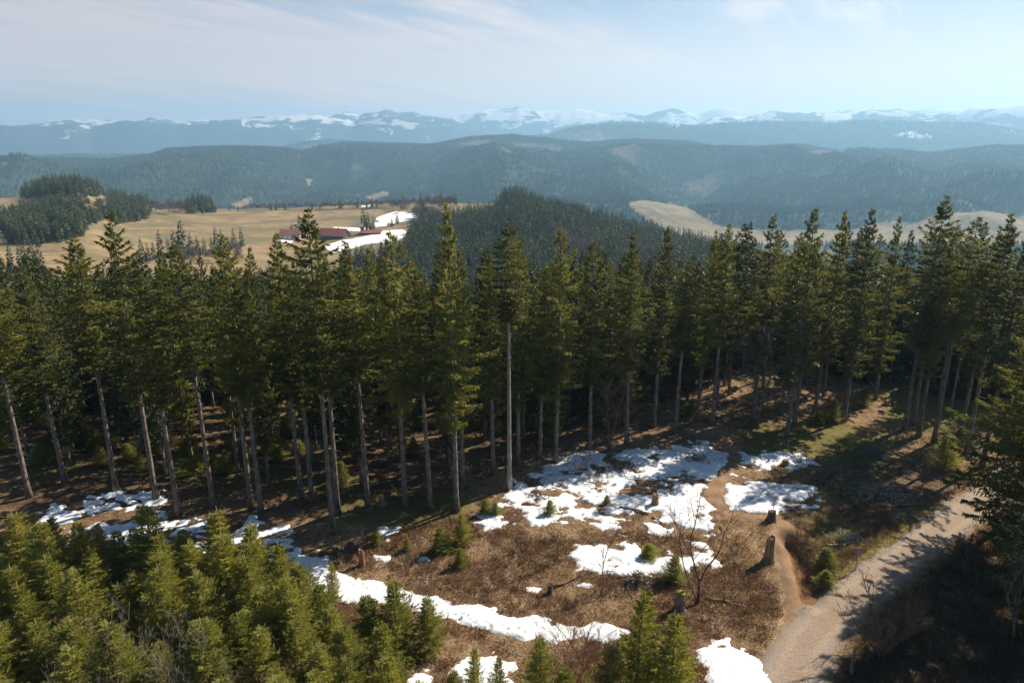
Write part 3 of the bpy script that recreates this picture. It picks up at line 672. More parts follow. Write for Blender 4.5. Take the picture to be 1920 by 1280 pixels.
# forest behind the front row
rng = np.random.default_rng(5); cand = []
fb = np.array([(a, b) for a, b in placed[:len(FRONT)]]); fo = fb[np.argsort(fb[:, 0])]
for _ in range(9000):
    X = rng.uniform(-86, 96); Y = rng.uniform(66, 138)
    yf = float(np.interp(X, fo[:, 0], fo[:, 1]))
    if Y < yf + 3.5 or Y > yf + 46 or math.hypot(X, Y) > 150: continue
    dmin = (4.8 if Y < yf + 12 else 4.6) if X < 2 else (3.7 if X < 42 else 5.8)
    if any((X - a) ** 2 + (Y - b) ** 2 < dmin * dmin for a, b in placed): continue
    if abs(X / Y) > 0.80: continue
    if seg_dist(np.array([X]), np.array([Y]), PATH)[0] < 1.8 or seg_dist(np.array([X]), np.array([Y]), TRACK)[0] < 4: continue
    placed.append((X, Y)); cand.append((X, Y))
    if len(cand) >= 250: break
for (X, Y) in cand:
    zb = h1(X, Y); zt_px = project(X, Y, 20.0)[0]
    ty = rnd.uniform(465, 555) if zt_px < 1350 else rnd.uniform(415, 500)
    zt = min(max(z_at(ty, Y), zb + 14), zb + 31); hh = zt - zb
    if zt_px < 700: lab = 'spruce in the dim stand behind the left part of the forest edge'
    elif zt_px < 1350: lab = 'spruce in the dim stand behind the middle of the forest edge'
    else: lab = 'spruce in the dense stand behind the right part of the forest edge'
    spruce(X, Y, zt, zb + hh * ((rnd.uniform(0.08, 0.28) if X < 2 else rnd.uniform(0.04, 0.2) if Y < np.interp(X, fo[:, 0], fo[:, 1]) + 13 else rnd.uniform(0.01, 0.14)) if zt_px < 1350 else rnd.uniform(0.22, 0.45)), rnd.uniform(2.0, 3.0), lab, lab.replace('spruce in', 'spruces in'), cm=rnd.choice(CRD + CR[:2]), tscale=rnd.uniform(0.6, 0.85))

# ------------------------------------------------------------------ young spruces
YC = [crown_mesh('young_crown', 70 + i, 7.0, 2.1, 0.22, 6, 135, M['young'], 'young', 0.23, 0.046) for i in range(4)]
YT = [trunk_mesh('young_trunk', 80 + i, 7.75, 0.12, 0, M['leader']) for i in range(2)]
def young(X, Y, hgt, rad, label, group=None, k=None, name='young_spruce'):
    z = h1(X, Y); e = bpy.data.objects.new(name, None); link(e); e.location = (X, Y, z); tag(e, label, 'young spruce', group)
    e.rotation_euler = (rnd.uniform(-.03, .03), rnd.uniform(-.03, .03), rnd.uniform(0, 6.28)); s = hgt / 7.0
    add('crown', YC[rnd.randrange(4) if k is None else k], e, scale=(rad / 2.0, rad / 2.0, s))
    add('trunk', YT[rnd.randrange(2)], e, scale=(s, s, s)); return e
TH = [(-60,975),(60,965),(230,985),(330,1000),(430,985),(520,1010),(590,1070),(640,1120),(700,1150),(770,1190),(800,1300),(760,1420),(-60,1420)]
ty_ = []
for (px, py, hg) in [(270,955,8.6),(405,962,8.0),(465,985,7.2),(20,968,7.0),(75,985,7.0),(140,985,6.2),(520,1015,6.4),(220,1000,6.0),(345,1010,6.0),(555,1055,6.0),(740,1092,6.2),(800,1120,4.6),(600,1095,5.5),(690,1120,5.4),(620,1050,3.6)]:
    X, Y = g0(px, py, hg); ty_.append((X, Y, hg, px, py))
YL = {270:'tallest young spruce at the upper edge of the thicket, in front of the shaded snow', 405:'young spruce with pointed tip between two snow streaks', 465:'young yellow green spruce with narrow tip right of the pointed one',
      20:'young spruce at the upper left corner of the thicket', 75:'young spruce just left of the shaded snow streak', 740:'young spruce overlapping the bend of the white snow strip', 800:'small spruce standing on the lower side of the white snow strip',
      520:'young spruce at the right end of the shaded snow streak', 620:'thin small spruce in front of the left end of the snow strip', 555:'young spruce at the left end of the white snow strip'}
for _ in range(12000):
    X = rng.uniform(-45, 2); Y = rng.uniform(24, 56); hg = rng.uniform(3.8, 8.0)
    px, py = project(X, Y, hg)
    if px > 560: hg = min(hg, 5.8); px, py = project(X, Y, hg)
    if sdist(np.array([px]), np.array([py]), TH)[0] < 0: continue
    if px < -40: continue
    if any((X - q[0]) ** 2 + (Y - q[1]) ** 2 < 2.15 ** 2 for q in ty_): continue
    ty_.append((X, Y, hg, float(px), float(py)))
    if len(ty_) > 165: break
for q in ty_:
    lab = YL.get(q[3]); g = 'young spruces of the lower left thicket'
    young(q[0], q[1], q[2], q[2] * rnd.uniform(0.33, 0.43) if q[3] != 620 else 0.8, lab or ('young spruce within the dense lower left thicket'), g)
# single small spruces on the clearing: px, py of the foot, height, radius, label
for (px, py, hg, rad, lab) in [
 (827,1033,2.6,1.3,'round bushy small spruce below the bright slender trunk'), (866,1018,3.2,1.2,'dark small spruce right of the round bushy one'),
 (862,1062,1.9,0.9,'small spruce below the pair of bushy ones in the clearing'), (910,964,1.7,1.0,'small spruce left of the small one with snow at its foot'),
 (929,966,1.5,0.8,'small spruce beside a snow crumb at the edge of the snowfield'), (707,1020,1.9,0.7,'tiny spruce beside the dead sapling near the forest edge'),
 (765,1030,1.3,0.6,'tiny spruce left of the round bushy one'), (1030,964,1.6,0.9,'small spruce in the lower left of the snowfield'),
 (1137,944,1.0,0.6,'tiny spruce poking from the middle of the snowfield'), (1215,1046,1.5,1.2,'low spruce inside the middle snow patch'),
 (1262,1090,2.6,1.3,'spruce bush left of the multi stemmed bare tree'), (1545,1064,2.0,1.5,'yellow green spruce bush above the eroded gully'),
 (1548,1095,1.4,1.1,'low spruce bush on the rim of the eroded gully'), (1770,880,4.5,2.2,'dark spruce bush in the shade above the gravel track'),
 (1560,790,3.2,1.4,'small spruce at the forest edge above the mossy bank'), (1535,795,2.0,1.3,'left bushy sapling on the mossy bank'), (1620,760,3.0,1.4,'small spruce in the half shade of the right forest'),
 (640,905,2.6,1.6,'dark spruce bush under the forest edge left of the bright slender spruce')]:
    X, Y, Z = [float(v[0]) for v in hit(px, py)]; young(X, Y, hg, rad, lab, 'small spruces on the clearing')
# understory bushes inside the forest
for (px, py) in [(rnd.uniform(-10, 900), rnd.uniform(790, 850)) for _ in range(20)] + [(rnd.uniform(900, 1330), rnd.uniform(770, 800)) for _ in range(12)] + [(330,880),(350,872),(375,885),(400,878),(425,885),(345,890),(190,870),(240,860),(265,880),(455,862),(500,850),(520,865),(120,850),(160,830),(300,840),(360,850),(205,845),(560,850),(80,870),(430,860)]:
    X, Y, Z = [float(v[0]) for v in hit(px, py)]
    young(X, Y, rnd.uniform(1.8, 3.0), rnd.uniform(1.2, 1.9), 'low green spruce bush on the dim forest floor between the trunks', 'low spruce bushes on the forest floor')
# near dark spruces at the bottom edge (tip position given)
for (px, py, hg, rad, lab) in [(1207,1112,9.0,2.4,'dark pointed spruce at the bottom edge left of the mossy stump'), (1275,1155,7.4,2.5,'spruce at the bottom edge beneath the mossy stump'),
 (1013,1202,6.0,1.9,'pointed spruce at the bottom edge between snow patch and bare shrub'), (1150,1215,6.2,2.1,'low spruce left of the dark pointed one at the bottom edge'), (890,1215,4.6,1.0,'thin spruce over the bottom snow patch'),
 (935,1235,4.0,1.0,'thin small spruce right of another over the bottom snow patch'), (1065,1255,5.0,1.9,'spruce tip at the bottom edge under the tall bare shrub'), (850,1262,4.2,1.3,'low spruce tip at the bottom left of the bottom snow patch')]:
    X, Y = g0(px, py, hg); young(X, Y, hg, rad, lab)

# ------------------------------------------------------------------ bare trees and shrubs
def bare_mesh(name, seed, hgt, stems=1, spread=0.25, br=9, r0=0.06, material=None, split=0.0, up=0.8, dens=1.0):
    rng = np.random.default_rng(seed); tr = MB(); cr = MB()
    def bend(p, d, L, r, k, lvl, mb):
        P = [p]; dd = d.copy(); rr = [r]
        for s in range(k):
            dd = dd + rng.normal(size=3) * 0.13; dd[2] += 0.05; dd /= np.linalg.norm(dd); P.append(P[-1] + dd * L / k); rr.append(r * (1 - 0.8 * (s + 1) / k) + 0.003)
        mb.tube(P, rr, 6 if lvl == 0 else (4 if lvl == 1 else 3), lvl == 0)
        if lvl < 3:
            nb = int((br if lvl == 0 else (6 if lvl == 1 else 4)) * dens)
            for _ in range(nb):
                f = rng.uniform(0.28 if lvl == 0 else 0.15, 0.97); q = f * k; i = min(int(q), k - 1); pp = P[i] + (P[i + 1] - P[i]) * (q - i)
                a = rng.uniform(0, 6.28); dl = np.array([math.cos(a), math.sin(a), rng.uniform(0.2, 1.0) * up]); dl /= np.linalg.norm(dl)
                dl = dl * (0.75 if lvl == 0 else 0.8) + dd * 0.45; dl /= np.linalg.norm(dl)
                bend(pp, dl, L * rng.uniform(0.28, 0.5) * (1.15 - f * 0.6), max(0.004, rr[i] * 0.5), 4 if lvl == 0 else 3, lvl + 1, cr)
    for s in range(stems):
        a = rng.uniform(0, 6.28); d = np.array([math.cos(a) * spread, math.sin(a) * spread, 1.0]); d /= np.linalg.norm(d)
        base = np.array([math.cos(a) * 0.08 * (stems > 1), math.sin(a) * 0.08 * (stems > 1), split if s else -0.1])
        bend(base, d, hgt * rng.uniform(0.8, 1.0), r0, 8, 0, tr)
    if split: tr.tube([(0, 0, -0.2), (0.03, 0, split * 0.5), (0, 0, split + 0.25)], [r0 * 2.3, r0 * 1.7, r0 * 1.3], 8)
    return tr.mesh(name + '_trunk', material, True), cr.mesh(name + '_crown', material, False)
def bare(px, py, hgt, label, name='bare_tree', cat='bare tree', group=None, meshes=None, s=1.0, xy=None, **kw):
    if xy: X, Y = xy; Z = h1(X, Y)
    else: X, Y, Z = [float(v[0]) for v in hit(px, py)]
    a, b = meshes or bare_mesh(name, int(px * 7 + py) % 9973, hgt, **kw)
    e = bpy.data.objects.new(name, None); link(e); e.location = (X, Y, Z); e.rotation_euler = (0, 0, rnd.uniform(0, 6.28)); e.scale = (s, s, s)
    tag(e, label, cat, group); add('trunk', a, e); add('crown', b, e); return e
bare(1308,1130,9.2,'multi stemmed bare tree with dark forked trunk beside the snow patches', stems=4, spread=0.24, br=8, r0=0.075, material=M['twig'], split=2.2, up=1.3, dens=0.9)
bare(1128,1118,7.6,'thin straight bare sapling in front of the middle snow patch', stems=1, spread=0.03, br=13, r0=0.05, material=M['twig'], up=0.9, dens=0.8)
bare(1187,995,4.6,'very thin bare sapling standing in the snowfield', stems=1, spread=0.03, br=5, r0=0.03, material=M['twig'])
bare(1028,960,4.2,'thin bare sapling at the lower left rim of the snowfield', stems=1, spread=0.03, br=5, r0=0.028, material=M['twig'])
bare(1136,925,3.0,'tiny bare sapling in the upper snowfield', stems=1, spread=0.03, br=5, r0=0.025, material=M['twig_red'])
bare(682,1042,4.0,'pale dead sapling with bent twigs beside the forest edge', stems=1, spread=0.08, br=10, r0=0.05, material=M['twig_grey'])
bare(1045,1052,3.2,'dead sapling with hooked top near a fallen branch', stems=1, spread=0.05, br=6, r0=0.06, material=M['twig'])
bare(946,1064,3.0,'small bare shrub in the middle of the brown clearing', 'bare_shrub', 'bare shrub', stems=5, spread=0.5, br=5, r0=0.025, material=M['twig_red'])
bare(1085,890,3.2,'reddish bare bush at the upper left edge of the snowfield', 'bare_shrub', 'bare shrub', stems=7, spread=0.65, br=8, r0=0.03, material=M['twig_red'])
bare(1650,1232,6.6,'wide bare shrub standing at the lower side of the gravel track', 'bare_shrub', 'bare shrub', stems=12, spread=0.42, br=11, r0=0.055, material=M['twig'], up=1.3)
bare(1110,1330,8.6,'tall reddish bare shrub at the bottom edge crossing the snow strip', 'bare_shrub', 'bare shrub', stems=6, spread=0.22, br=10, r0=0.04, material=M['twig_red'], up=1.3)
bare(1072,1300,5.6,'low reddish bare shrub left of the tall one at the bottom edge', 'bare_shrub', 'bare shrub', stems=7, spread=0.35, br=7, r0=0.025, material=M['twig_red'])
bare(805,1150,4.2,'thin bare shoot where the snow strip bends', 'bare_shrub', 'bare shrub', stems=3, spread=0.12, br=6, r0=0.022, material=M['twig_grey'])
bare(745,860,4.8,'rounded bare bush under the forest edge near the middle', 'bare_shrub', 'bare shrub', stems=9, spread=0.7, br=7, r0=0.03, material=M['twig_red'])
bare(1900,1195,8.0,'pale bare tree in the deep shade at the right edge', stems=2, spread=0.10, br=10, r0=0.09, material=M['twig_grey'])
bare(1545,905,2.6,'low bare shrub in the shaded brush of the clearing', 'bare_shrub', 'bare shrub', stems=7, spread=0.7, br=6, r0=0.022, material=M['twig'])
bare(1730,910,3.0,'low bare shrub in the shade above the gravel track', 'bare_shrub', 'bare shrub', stems=7, spread=0.6, br=6, r0=0.022, material=M['twig'])
bare(1420,800,15.0,'large bare tree with tangled pale branches in the forest edge', stems=2, spread=0.10, br=26, r0=0.14, material=M['twig_grey'], up=0.15, dens=1.2)
bare(1140,845,12.0,'bare broadleaf tree between spruce trunks behind the snowfield', stems=2, spread=0.12, br=16, r0=0.09, material=M['twig'], up=0.8)
bare(1640,1000,3.4,'leaning reddish dead sapling on the bank beside the gully', stems=1, spread=0.1, br=6, r0=0.03, material=M['twig_red'], meshes=None) if False else None
bare(1448,968,3.4,'reddish dead sapling beside the low stump at the path bend', stems=1, spread=0.04, br=10, r0=0.035, material=M['twig_red'], up=0.3)
for (px, py, hg, lab, mt) in [(140,1330,7.0,'reddish bare bush rising from the thicket at the lower left', 'twig_red'), (215,1370,8.6,'greyish bare bush with pale stem in the thicket, left of the other grey one', 'twig_grey'),
    (352,1390,8.8,'greyish bare bush in the thicket, right of the one with pale stem', 'twig_grey'), (540,1350,5.0,'bare bush at the bottom edge in the right part of the thicket', 'twig_red'), (660,1350,4.6,'low bare bush at the bottom edge where the thicket thins out', 'twig_red')]:
    X, Y = g0(px, py); bare(px, py, hg, lab, 'bare_shrub', 'bare shrub', xy=(X, Y), stems=8, spread=0.25, br=8, r0=0.026, material=M[mt], up=1.4)

# ------------------------------------------------------------------ stumps, logs, brush
def stump_mesh(seed, h, r, material):
    rng = np.random.default_rng(seed); n = 14; V = []; F = []
    ring = [(-0.25, 1.9), (0.0, 1.5), (0.12 * h, 1.15), (0.4 * h, 0.98), (0.8 * h, 0.92), (h, 0.88), (h * 0.96, 0.6)]
    jag = rng.uniform(0.9, 1.08, n); rr = 1 + 0.13 * np.sin(np.arange(n) * 2.2 + 1)
    for zz, k in ring:
        for j in range(n):
            a = 6.283 * j / n; q = r * k * (rr[j] if k > 1 else 1 + (rr[j] - 1) * 0.3); V.append((q * math.cos(a), q * math.sin(a), zz * (jag[j] if zz > h * 0.9 else 1)))
    for i in range(len(ring) - 1):
        for j in range(n): F.append([i * n + j, i * n + (j + 1) % n, (i + 1) * n + (j + 1) % n, (i + 1) * n + j])
    F.append([(len(ring) - 1) * n + j for j in range(n)])
    return mesh_np('stump', np.array(V), F, material, smooth=False)
for (px, py, h, r, mt, moss, lab) in [(1441,1052,2.5,0.40,'wood',0,'tall broken stump beside the dirt path above the gully'), (1274,1142,1.6,0.38,'bark',1,'mossy topped stump near the bottom spruces'),
  (1228,947,1.3,0.35,'wood',0,'short pale stump in the snowfield'), (1446,976,1.1,0.42,'twig',0,'low dark stump at the bend of the path'), (679,1060,1.6,0.30,'twig_red',0,'reddish rotten stump under the dead sapling'),
  (1031,1112,0.9,0.22,'twig',0,'small charred looking stump in the brown clearing'), (716,946,0.7,0.35,'bark',0,'low stump at the foot of the forest edge'), (1595,1262,2.0,0.10,'bark',0,'thin dark post standing in the shade beside the track'), (1472,872,0.7,0.4,'wood',0,'low stump in the patchy snow right of the path')]:
    X, Y, Z = [float(v[0]) for v in hit(px, py)]
    nm = 'wooden_post' if h == 2.0 else 'tree_stump'
    if moss:
        e = bpy.data.objects.new(nm, None); link(e); e.location = (X, Y, Z); add('trunk', stump_mesh(px, h, r, M[mt]), e)
        mb = MB(); mb.tube([(0,0,h-0.14),(0,0,h+0.02),(0,0,h+0.1)], [r*1.02, r*1.03, r*0.7], 14); add('moss_cap', mb.mesh('moss', M['moss'], True), e)
        tag(e, lab, 'stump')
    else: tag(add(nm, stump_mesh(px, h, r, M[mt]), None, (X, Y, Z)), lab, 'post' if h == 2.0 else 'stump')
# sign post
X, Y, Z = [float(v[0]) for v in hit(1604, 1068)]
e = bpy.data.objects.new('signpost', None); link(e); e.location = (X, Y, Z); tag(e, 'thin grey signpost with small plate beside the gravel track', 'signpost')
mb = MB(); mb.tube([(0,0,-0.3),(0,0,1.2),(0,0,2.35)], [0.05,0.05,0.05], 8); add('post', mb.mesh('post', M['metal'], True), e)
mb = MB(); mb.box((0, 0.062, 2.12), (0.62, 0.03, 0.18)); add('plate', mb.mesh('plate', M['bark_old']), e)
mb = MB(); mb.box((0, -0.062, 1.85), (0.34, 0.03, 0.12)); add('plate', mb.mesh('plate', M['metal']), e)
# logs and fallen branches
def log_mesh(seed, L, r, material, fork=False):
    rng = np.random.default_rng(seed); mb = MB(); k = 6; xs = np.linspace(-L/2, L/2, k); P = np.stack([xs, rng.normal(size=k)*L*0.02, r*0.8 + np.abs(rng.normal(size=k))*0.03], 1)
    mb.tube(P, r * np.linspace(1.0, 0.55, k), 8)
    for _ in range(4 if fork else 2):
        i = rng.integers(1, k-1); d = np.array([rng.uniform(-.3, 1), rng.uniform(-1, 1), rng.uniform(0, .8)]); l = L * rng.uniform(.12, .35)
        mb.tube([P[i], P[i]+d*l*.5, P[i]+d*l], [r*.45, r*.3, r*.12], 5)
    return mb.mesh('log', material, True)
for (px, py, L, r, rz, mt, lab) in [(1080,1085,5.0,0.10,0.5,'twig','long fallen branch left of the middle snow patch'), (1190,958,3.2,0.14,-0.45,'wood','fallen log on the lower snowfield'),
  (1235,978,1.8,0.12,-1.0,'wood','short fallen log beside the lower snow edge'), (1362,1130,3.4,0.10,-0.4,'twig','forked fallen branch right of the forked bare tree'), (1705,948,3.6,0.16,0.15,'wood','fallen log in the shaded brush above the gravel track'),
  (1565,1023,1.7,0.14,0.1,'wood','short weathered log on the mossy bank above the gully'), (1545,1030,3.0,0.09,0.05,'twig','thin dark fallen branch above the gully'), (890,985,1.6,0.06,-0.9,'bark_old','pale short stick near the forest edge'),
  (1172,1060,2.0,0.07,0.3,'twig','fallen branch lying on the middle snow patch'), (1268,895,2.6,0.10,0.2,'twig','dark log in the upper snowfield'), (1720,802,2.6,0.12,0.1,'bark_old','pale log lying at the foot of the tallest right spruce')]:
    X, Y, Z = [float(v[0]) for v in hit(px, py)]
    tag(add('fallen_log', log_mesh(px, L, r, M[mt], True), None, (X, Y, Z), (0, 0, rz)), lab, 'fallen log')
def sticks(name, pts, rng, lmin, lmax, r0, material, lift=0.1, tilt=0.18):
    N = len(pts); a = rng.uniform(0, 6.28, N); L = rng.uniform(lmin, lmax, N); D = unit(np.stack([np.cos(a), np.sin(a), rng.normal(size=N) * tilt], 1))
    rr = r0 * rng.uniform(0.5, 1.3, N); B = pts + np.array([0, 0, 1.0]) * (rng.uniform(0.0, lift, N)[:, None]); S = unit(np.cross(D, np.array([0, 0, 1.0]))); U = np.cross(S, D)
    V = []
    for s, k in ((-0.5, 1.0), (0.5, 0.4)):
        for w in (0, 2.094, 4.189): V.append(B + D * (L * s)[:, None] + (S * math.cos(w) + U * math.sin(w)) * (rr * k)[:, None])
    V = np.stack(V, 1).reshape(-1, 3); o = np.arange(N)[:, None] * 6
    F = np.concatenate([o + np.array([[0, 1, 4, 3]]), o + np.array([[1, 2, 5, 4]]), o + np.array([[2, 0, 3, 5]])])
    return mesh_np(name, V, F, material)
for (px, py, rx, ry, n, mt, lab) in [(1655,925,4.5,2.6,260,'bark_old','wide pile of grey brush in the shade of the clearing'), (1168,880,2.4,1.6,120,'twig_red','brown brush pile on the upper snowfield'), (1305,862,2.2,1.5,100,'twig','brush pile left of the shaded path on the snow'),
  (1630,850,2.6,1.8,140,'twig_grey','pale brush pile on the sunlit right slope'), (1195,1090,2.0,1.2,170,'twig','dark root mound below the middle snow patch'), (1575,890,2.6,1.6,120,'twig_grey','brush pile at the right end of the patchy snow'), (1002,930,1.2,0.8,60,'twig','small brush mound in the lower left snowfield'),
  (1290,905,1.6,0.9,60,'twig','brush pile in the middle right of the snowfield'), (1590,1010,1.6,1.0,60,'bark_old','scatter of pale sticks above the gully')]:
    X, Y, Z = [float(v[0]) for v in hit(px, py)]; q = rng.normal(size=(n, 2)) * [rx * 0.45, ry * 0.45]
    hgt = 0.75 * np.exp(-((q[:, 0] / rx) ** 2 + (q[:, 1] / ry) ** 2) * 3) * rng.uniform(0.1, 1, n)
    P = np.stack([q[:, 0], q[:, 1], H(X + q[:, 0], Y + q[:, 1]) - Z + hgt], 1)
    tag(add('brush_pile', sticks('brush', P, rng, 0.5, 2.2, 0.035, M[mt], 0.1, 0.3), None, (X, Y, Z)), lab, 'brush pile', 'piles of cut branches on the clearing')
# ground litter
for k, (px, py, hg) in enumerate([(980,1035,1.3),(1040,1010,1.2),(1380,1040,1.4),(1400,1095,1.2),(1355,1000,1.0),(880,1060,1.1),(770,1060,1.3),(1190,1130,1.0),(1330,1165,1.1),(930,1105,0.9),(1075,1140,1.0),(1410,1150,1.1),(1250,1015,1.2),(1560,985,1.2),(1500,880,1.3),(1110,905,1.2),(990,905,1.3),(1210,925,1.2),(1660,985,1.1),(745,1020,1.2)]):
    if k < 4: low = globals().setdefault('LOWS', []); low.append(bare_mesh('low_shrub', 700 + k, 1.3, stems=8, spread=0.8, br=5, r0=0.016, material=M['twig_red' if k % 2 else 'twig']))
    bare(px, py, 1.3, 'knee high twiggy shrub among the dead grass and snow of the clearing', 'low_shrub', 'low shrub', 'knee high shrubs on the clearing', meshes=LOWS[k % 4] if k >= 4 else LOWS[k], s=hg / 1.2)
def scatter_px(poly, n, z=0.0):
    P = poly0(poly); xs = [a for a, b in P]; ys = [b for a, b in P]; X = rng.uniform(min(xs), max(xs), n); Y = rng.uniform(min(ys), max(ys), n)
    m = sdist(X, Y, P) > 0; return X[m], Y[m]
X, Y = scatter_px([(600,1100),(560,1040),(900,960),(1000,880),(1300,815),(1400,840),(1700,820),(1830,900),(1500,1150),(1430,1300),(700,1300)], 9000)
m = (seg_dist(X, Y, TRACK) > 2.6) & (seg_dist(X, Y, PATH) > 1.0); X, Y = X[m], Y[m]
PXs, PYs = project(X, Y, 0 * X); keep = (rng.random(len(X)) < np.where((PXs > 1450) & (PYs < 1000), 1.0, 0.30)) | ((PYs < 905) & (rng.random(len(X)) < 0.5)); X, Y = X[keep], Y[keep]
tag(add('fallen_sticks', sticks('sticks', np.stack([X, Y, H(X, Y) + 0.03], 1), rng, 0.25, 1.5, 0.022, M['twig_grey'], 0.12)), 'scattered fallen sticks and twigs on the clearing floor', 'fallen sticks', kind='stuff')
X, Y = scatter_px([(930,960),(985,895),(1060,862),(1130,845),(1290,822),(1370,850),(1520,850),(1540,930),(1460,960),(1350,1000),(1200,990)], 1500)
m = fbm(X, Y, 4, 3, 207) > 0.0; X, Y = X[m], Y[m]
tag(add('snow_debris', sticks('debris', np.stack([X, Y, H(X, Y) + 0.14], 1), rng, 0.2, 1.3, 0.026, M['twig'], 0.08)), 'dark twigs and bark debris lying on the snowfield', 'debris', kind='stuff')
def tufts(name, X, Y, n, L, W, material, lab, cat, spread=0.22, zv=1.0):
    k = len(X); P = np.repeat(np.stack([X, Y, H(X, Y) - 0.02], 1), n, 0); P[:, :2] += rng.normal(size=(k * n, 2)) * spread
    D = unit(np.stack([rng.normal(size=k * n) * 0.8, rng.normal(size=k * n) * 0.8, np.full(k * n, zv)], 1))
    V, F = kites(P, D, L * rng.uniform(0.5, 1.3, k * n), W * rng.uniform(0.6, 1.3, k * n), rng)
    tag(add(name, mesh_np(name, V, F, material)), lab, cat, kind='stuff')
M['drygrass'] = foliage('dry_grass', (0.20, 0.115, 0.055), (0.42, 0.28, 0.15), 0.25, 0.5, 'World', tcol=(1.1, 1, .8))
M['heather'] = foliage('brown_heather', (0.145, 0.078, 0.046), (0.34, 0.205, 0.12), 0.2, 0.5, 'World', tcol=(1.1, 1, .8))
M['heath_shade'] = foliage('undergrowth_shade_tint', (0.035, 0.022, 0.015), (0.12, 0.075, 0.045), 0.2, 0.5, 'World', tcol=(1.1, 1, .8))  # heather colour darkened to paint in shade below the track
M['greengrass'] = foliage('green_grass', (0.10, 0.10, 0.025), (0.27, 0.24, 0.07), 0.3, 0.5, 'World')
CLR = [(560,1045),(700,1000),(900,960),(1000,890),(1060,990),(1350,1010),(1540,960),(1700,940),(1850,900),(1500,1150),(1430,1320),(600,1320)]
def clear(X, Y, extra=0.0):
    m = (seg_dist(X, Y, TRACK) > 2.5) & (seg_dist(X, Y, PATH) > 0.9)
    return m & (snow_off(X, Y) < 0.0)
X, Y = scatter_px(CLR, 26000); m = clear(X, Y) & (fbm(X, Y, 5, 3, 201) > -0.03); tufts('dry_grass', X[m], Y[m], 9, 0.34, 0.035, M['drygrass'], 'pale dry grass tufts covering the clearing', 'dry grass')
X, Y = scatter_px(CLR, 30000); m = clear(X, Y) & (fbm(X, Y, 4, 3, 202) > -0.02); tufts('brown_heather', X[m], Y[m], 9, 0.36, 0.045, M['heather'], 'reddish brown heather and bramble cover on the clearing', 'heather')
X, Y = scatter_px([(1380,850),(1400,800),(1850,700),(1880,900),(1600,1100),(1500,960)], 16000); m = clear(X, Y) & (fbm(X, Y, 6, 3, 203) > 0.0); tufts('green_grass', X[m], Y[m], 8, 0.26, 0.04, M['greengrass'], 'yellow green grass on the banks right of the path', 'grass')
X, Y = scatter_px([(1440,1300),(1500,1150),(1600,1060),(1800,930),(1900,900),(1900,980),(1700,1130),(1600,1300)], 9000)
dd = seg_dist(X, Y, TRACK) - trackw(X, Y); m = (dd > -0.55) & (dd < 1.2) & (seg_dist(X, Y, PATH) > 0.9)
tufts('verge_grass', X[m], Y[m], 8, 0.26, 0.035, M['drygrass'], 'straw coloured grass fringing both edges of the gravel track', 'grass')
X, Y = scatter_px([(1560,1300),(1640,1150),(1850,980),(2000,1000),(2000,1320)], 9000); m = clear(X, Y); tufts('shaded_heather', X[m], Y[m], 9, 0.40, 0.05, M['heath_shade'], 'brown undergrowth tinted dark for the shade below the gravel track', 'undergrowth')

# ------------------------------------------------------------------ far country: trees
def lowtree(seed, hgt=20.0, rad=3.2, n=150, cb=0.05):
    rng_ = np.random.default_rng(seed); t_ = rng_.uniform(0, 1, n) ** 0.75; z = hgt * (1 - t_ * (1 - cb)); a = rng_.uniform(0, 6.28, n)
    rr = rad * t_ ** 0.85 * rng_.uniform(0.1, 0.55, n); B = np.stack([rr * np.cos(a), rr * np.sin(a), z], 1)
    D = unit(np.stack([np.cos(a), np.sin(a), rng_.uniform(-0.9, 0.0, n)], 1)); L = rad * (0.25 + t_ * 0.55) * rng_.uniform(.6, 1.1, n); V, F = kites(B, D, L, L * 0.75, rng_)
    V = np.concatenate([V, [[-.25,0,0],[.25,0,0],[.05,0,hgt],[-.05,0,hgt],[0,-.25,0],[0,.25,0],[0,.05,hgt],[0,-.05,hgt]]]); F = np.concatenate([F, [[4*n,4*n+1,4*n+2,4*n+3],[4*n+4,4*n+5,4*n+6,4*n+7]]])
    return V, F
LT = [lowtree(300 + i, n=170) for i in range(5)]
LTM = [mesh_np('far_spruce', v, f, M['far']) for v, f in LT]
def lowbare(seed, hgt=14.0, rad=4.5, n=260):
    r_ = np.random.default_rng(seed); d = unit(r_.normal(size=(n, 3))); d[:, 2] = np.abs(d[:, 2]) * 1.2 - 0.25
    B = np.array([0, 0, hgt * 0.42]) + d * np.array([rad, rad, hgt * 0.42]) * r_.uniform(0.2, 0.75, n)[:, None]
    D = unit(d + r_.normal(size=(n, 3)) * 0.35 + [0, 0, .5]); V, F = kites(B, D, r_.uniform(1.5, 3.4, n), r_.uniform(0.12, 0.35, n), r_)
    V = np.concatenate([V, [[-.2,0,0],[.2,0,0],[.05,0,hgt*.7],[-.05,0,hgt*.7]]]); F = np.concatenate([F, [[4*n,4*n+1,4*n+2,4*n+3]]]); return V, F
LB = [lowbare(330 + i) for i in range(3)]; LBM = [mesh_np('far_bare_tree', v, f, M['farbare']) for v, f in LB]
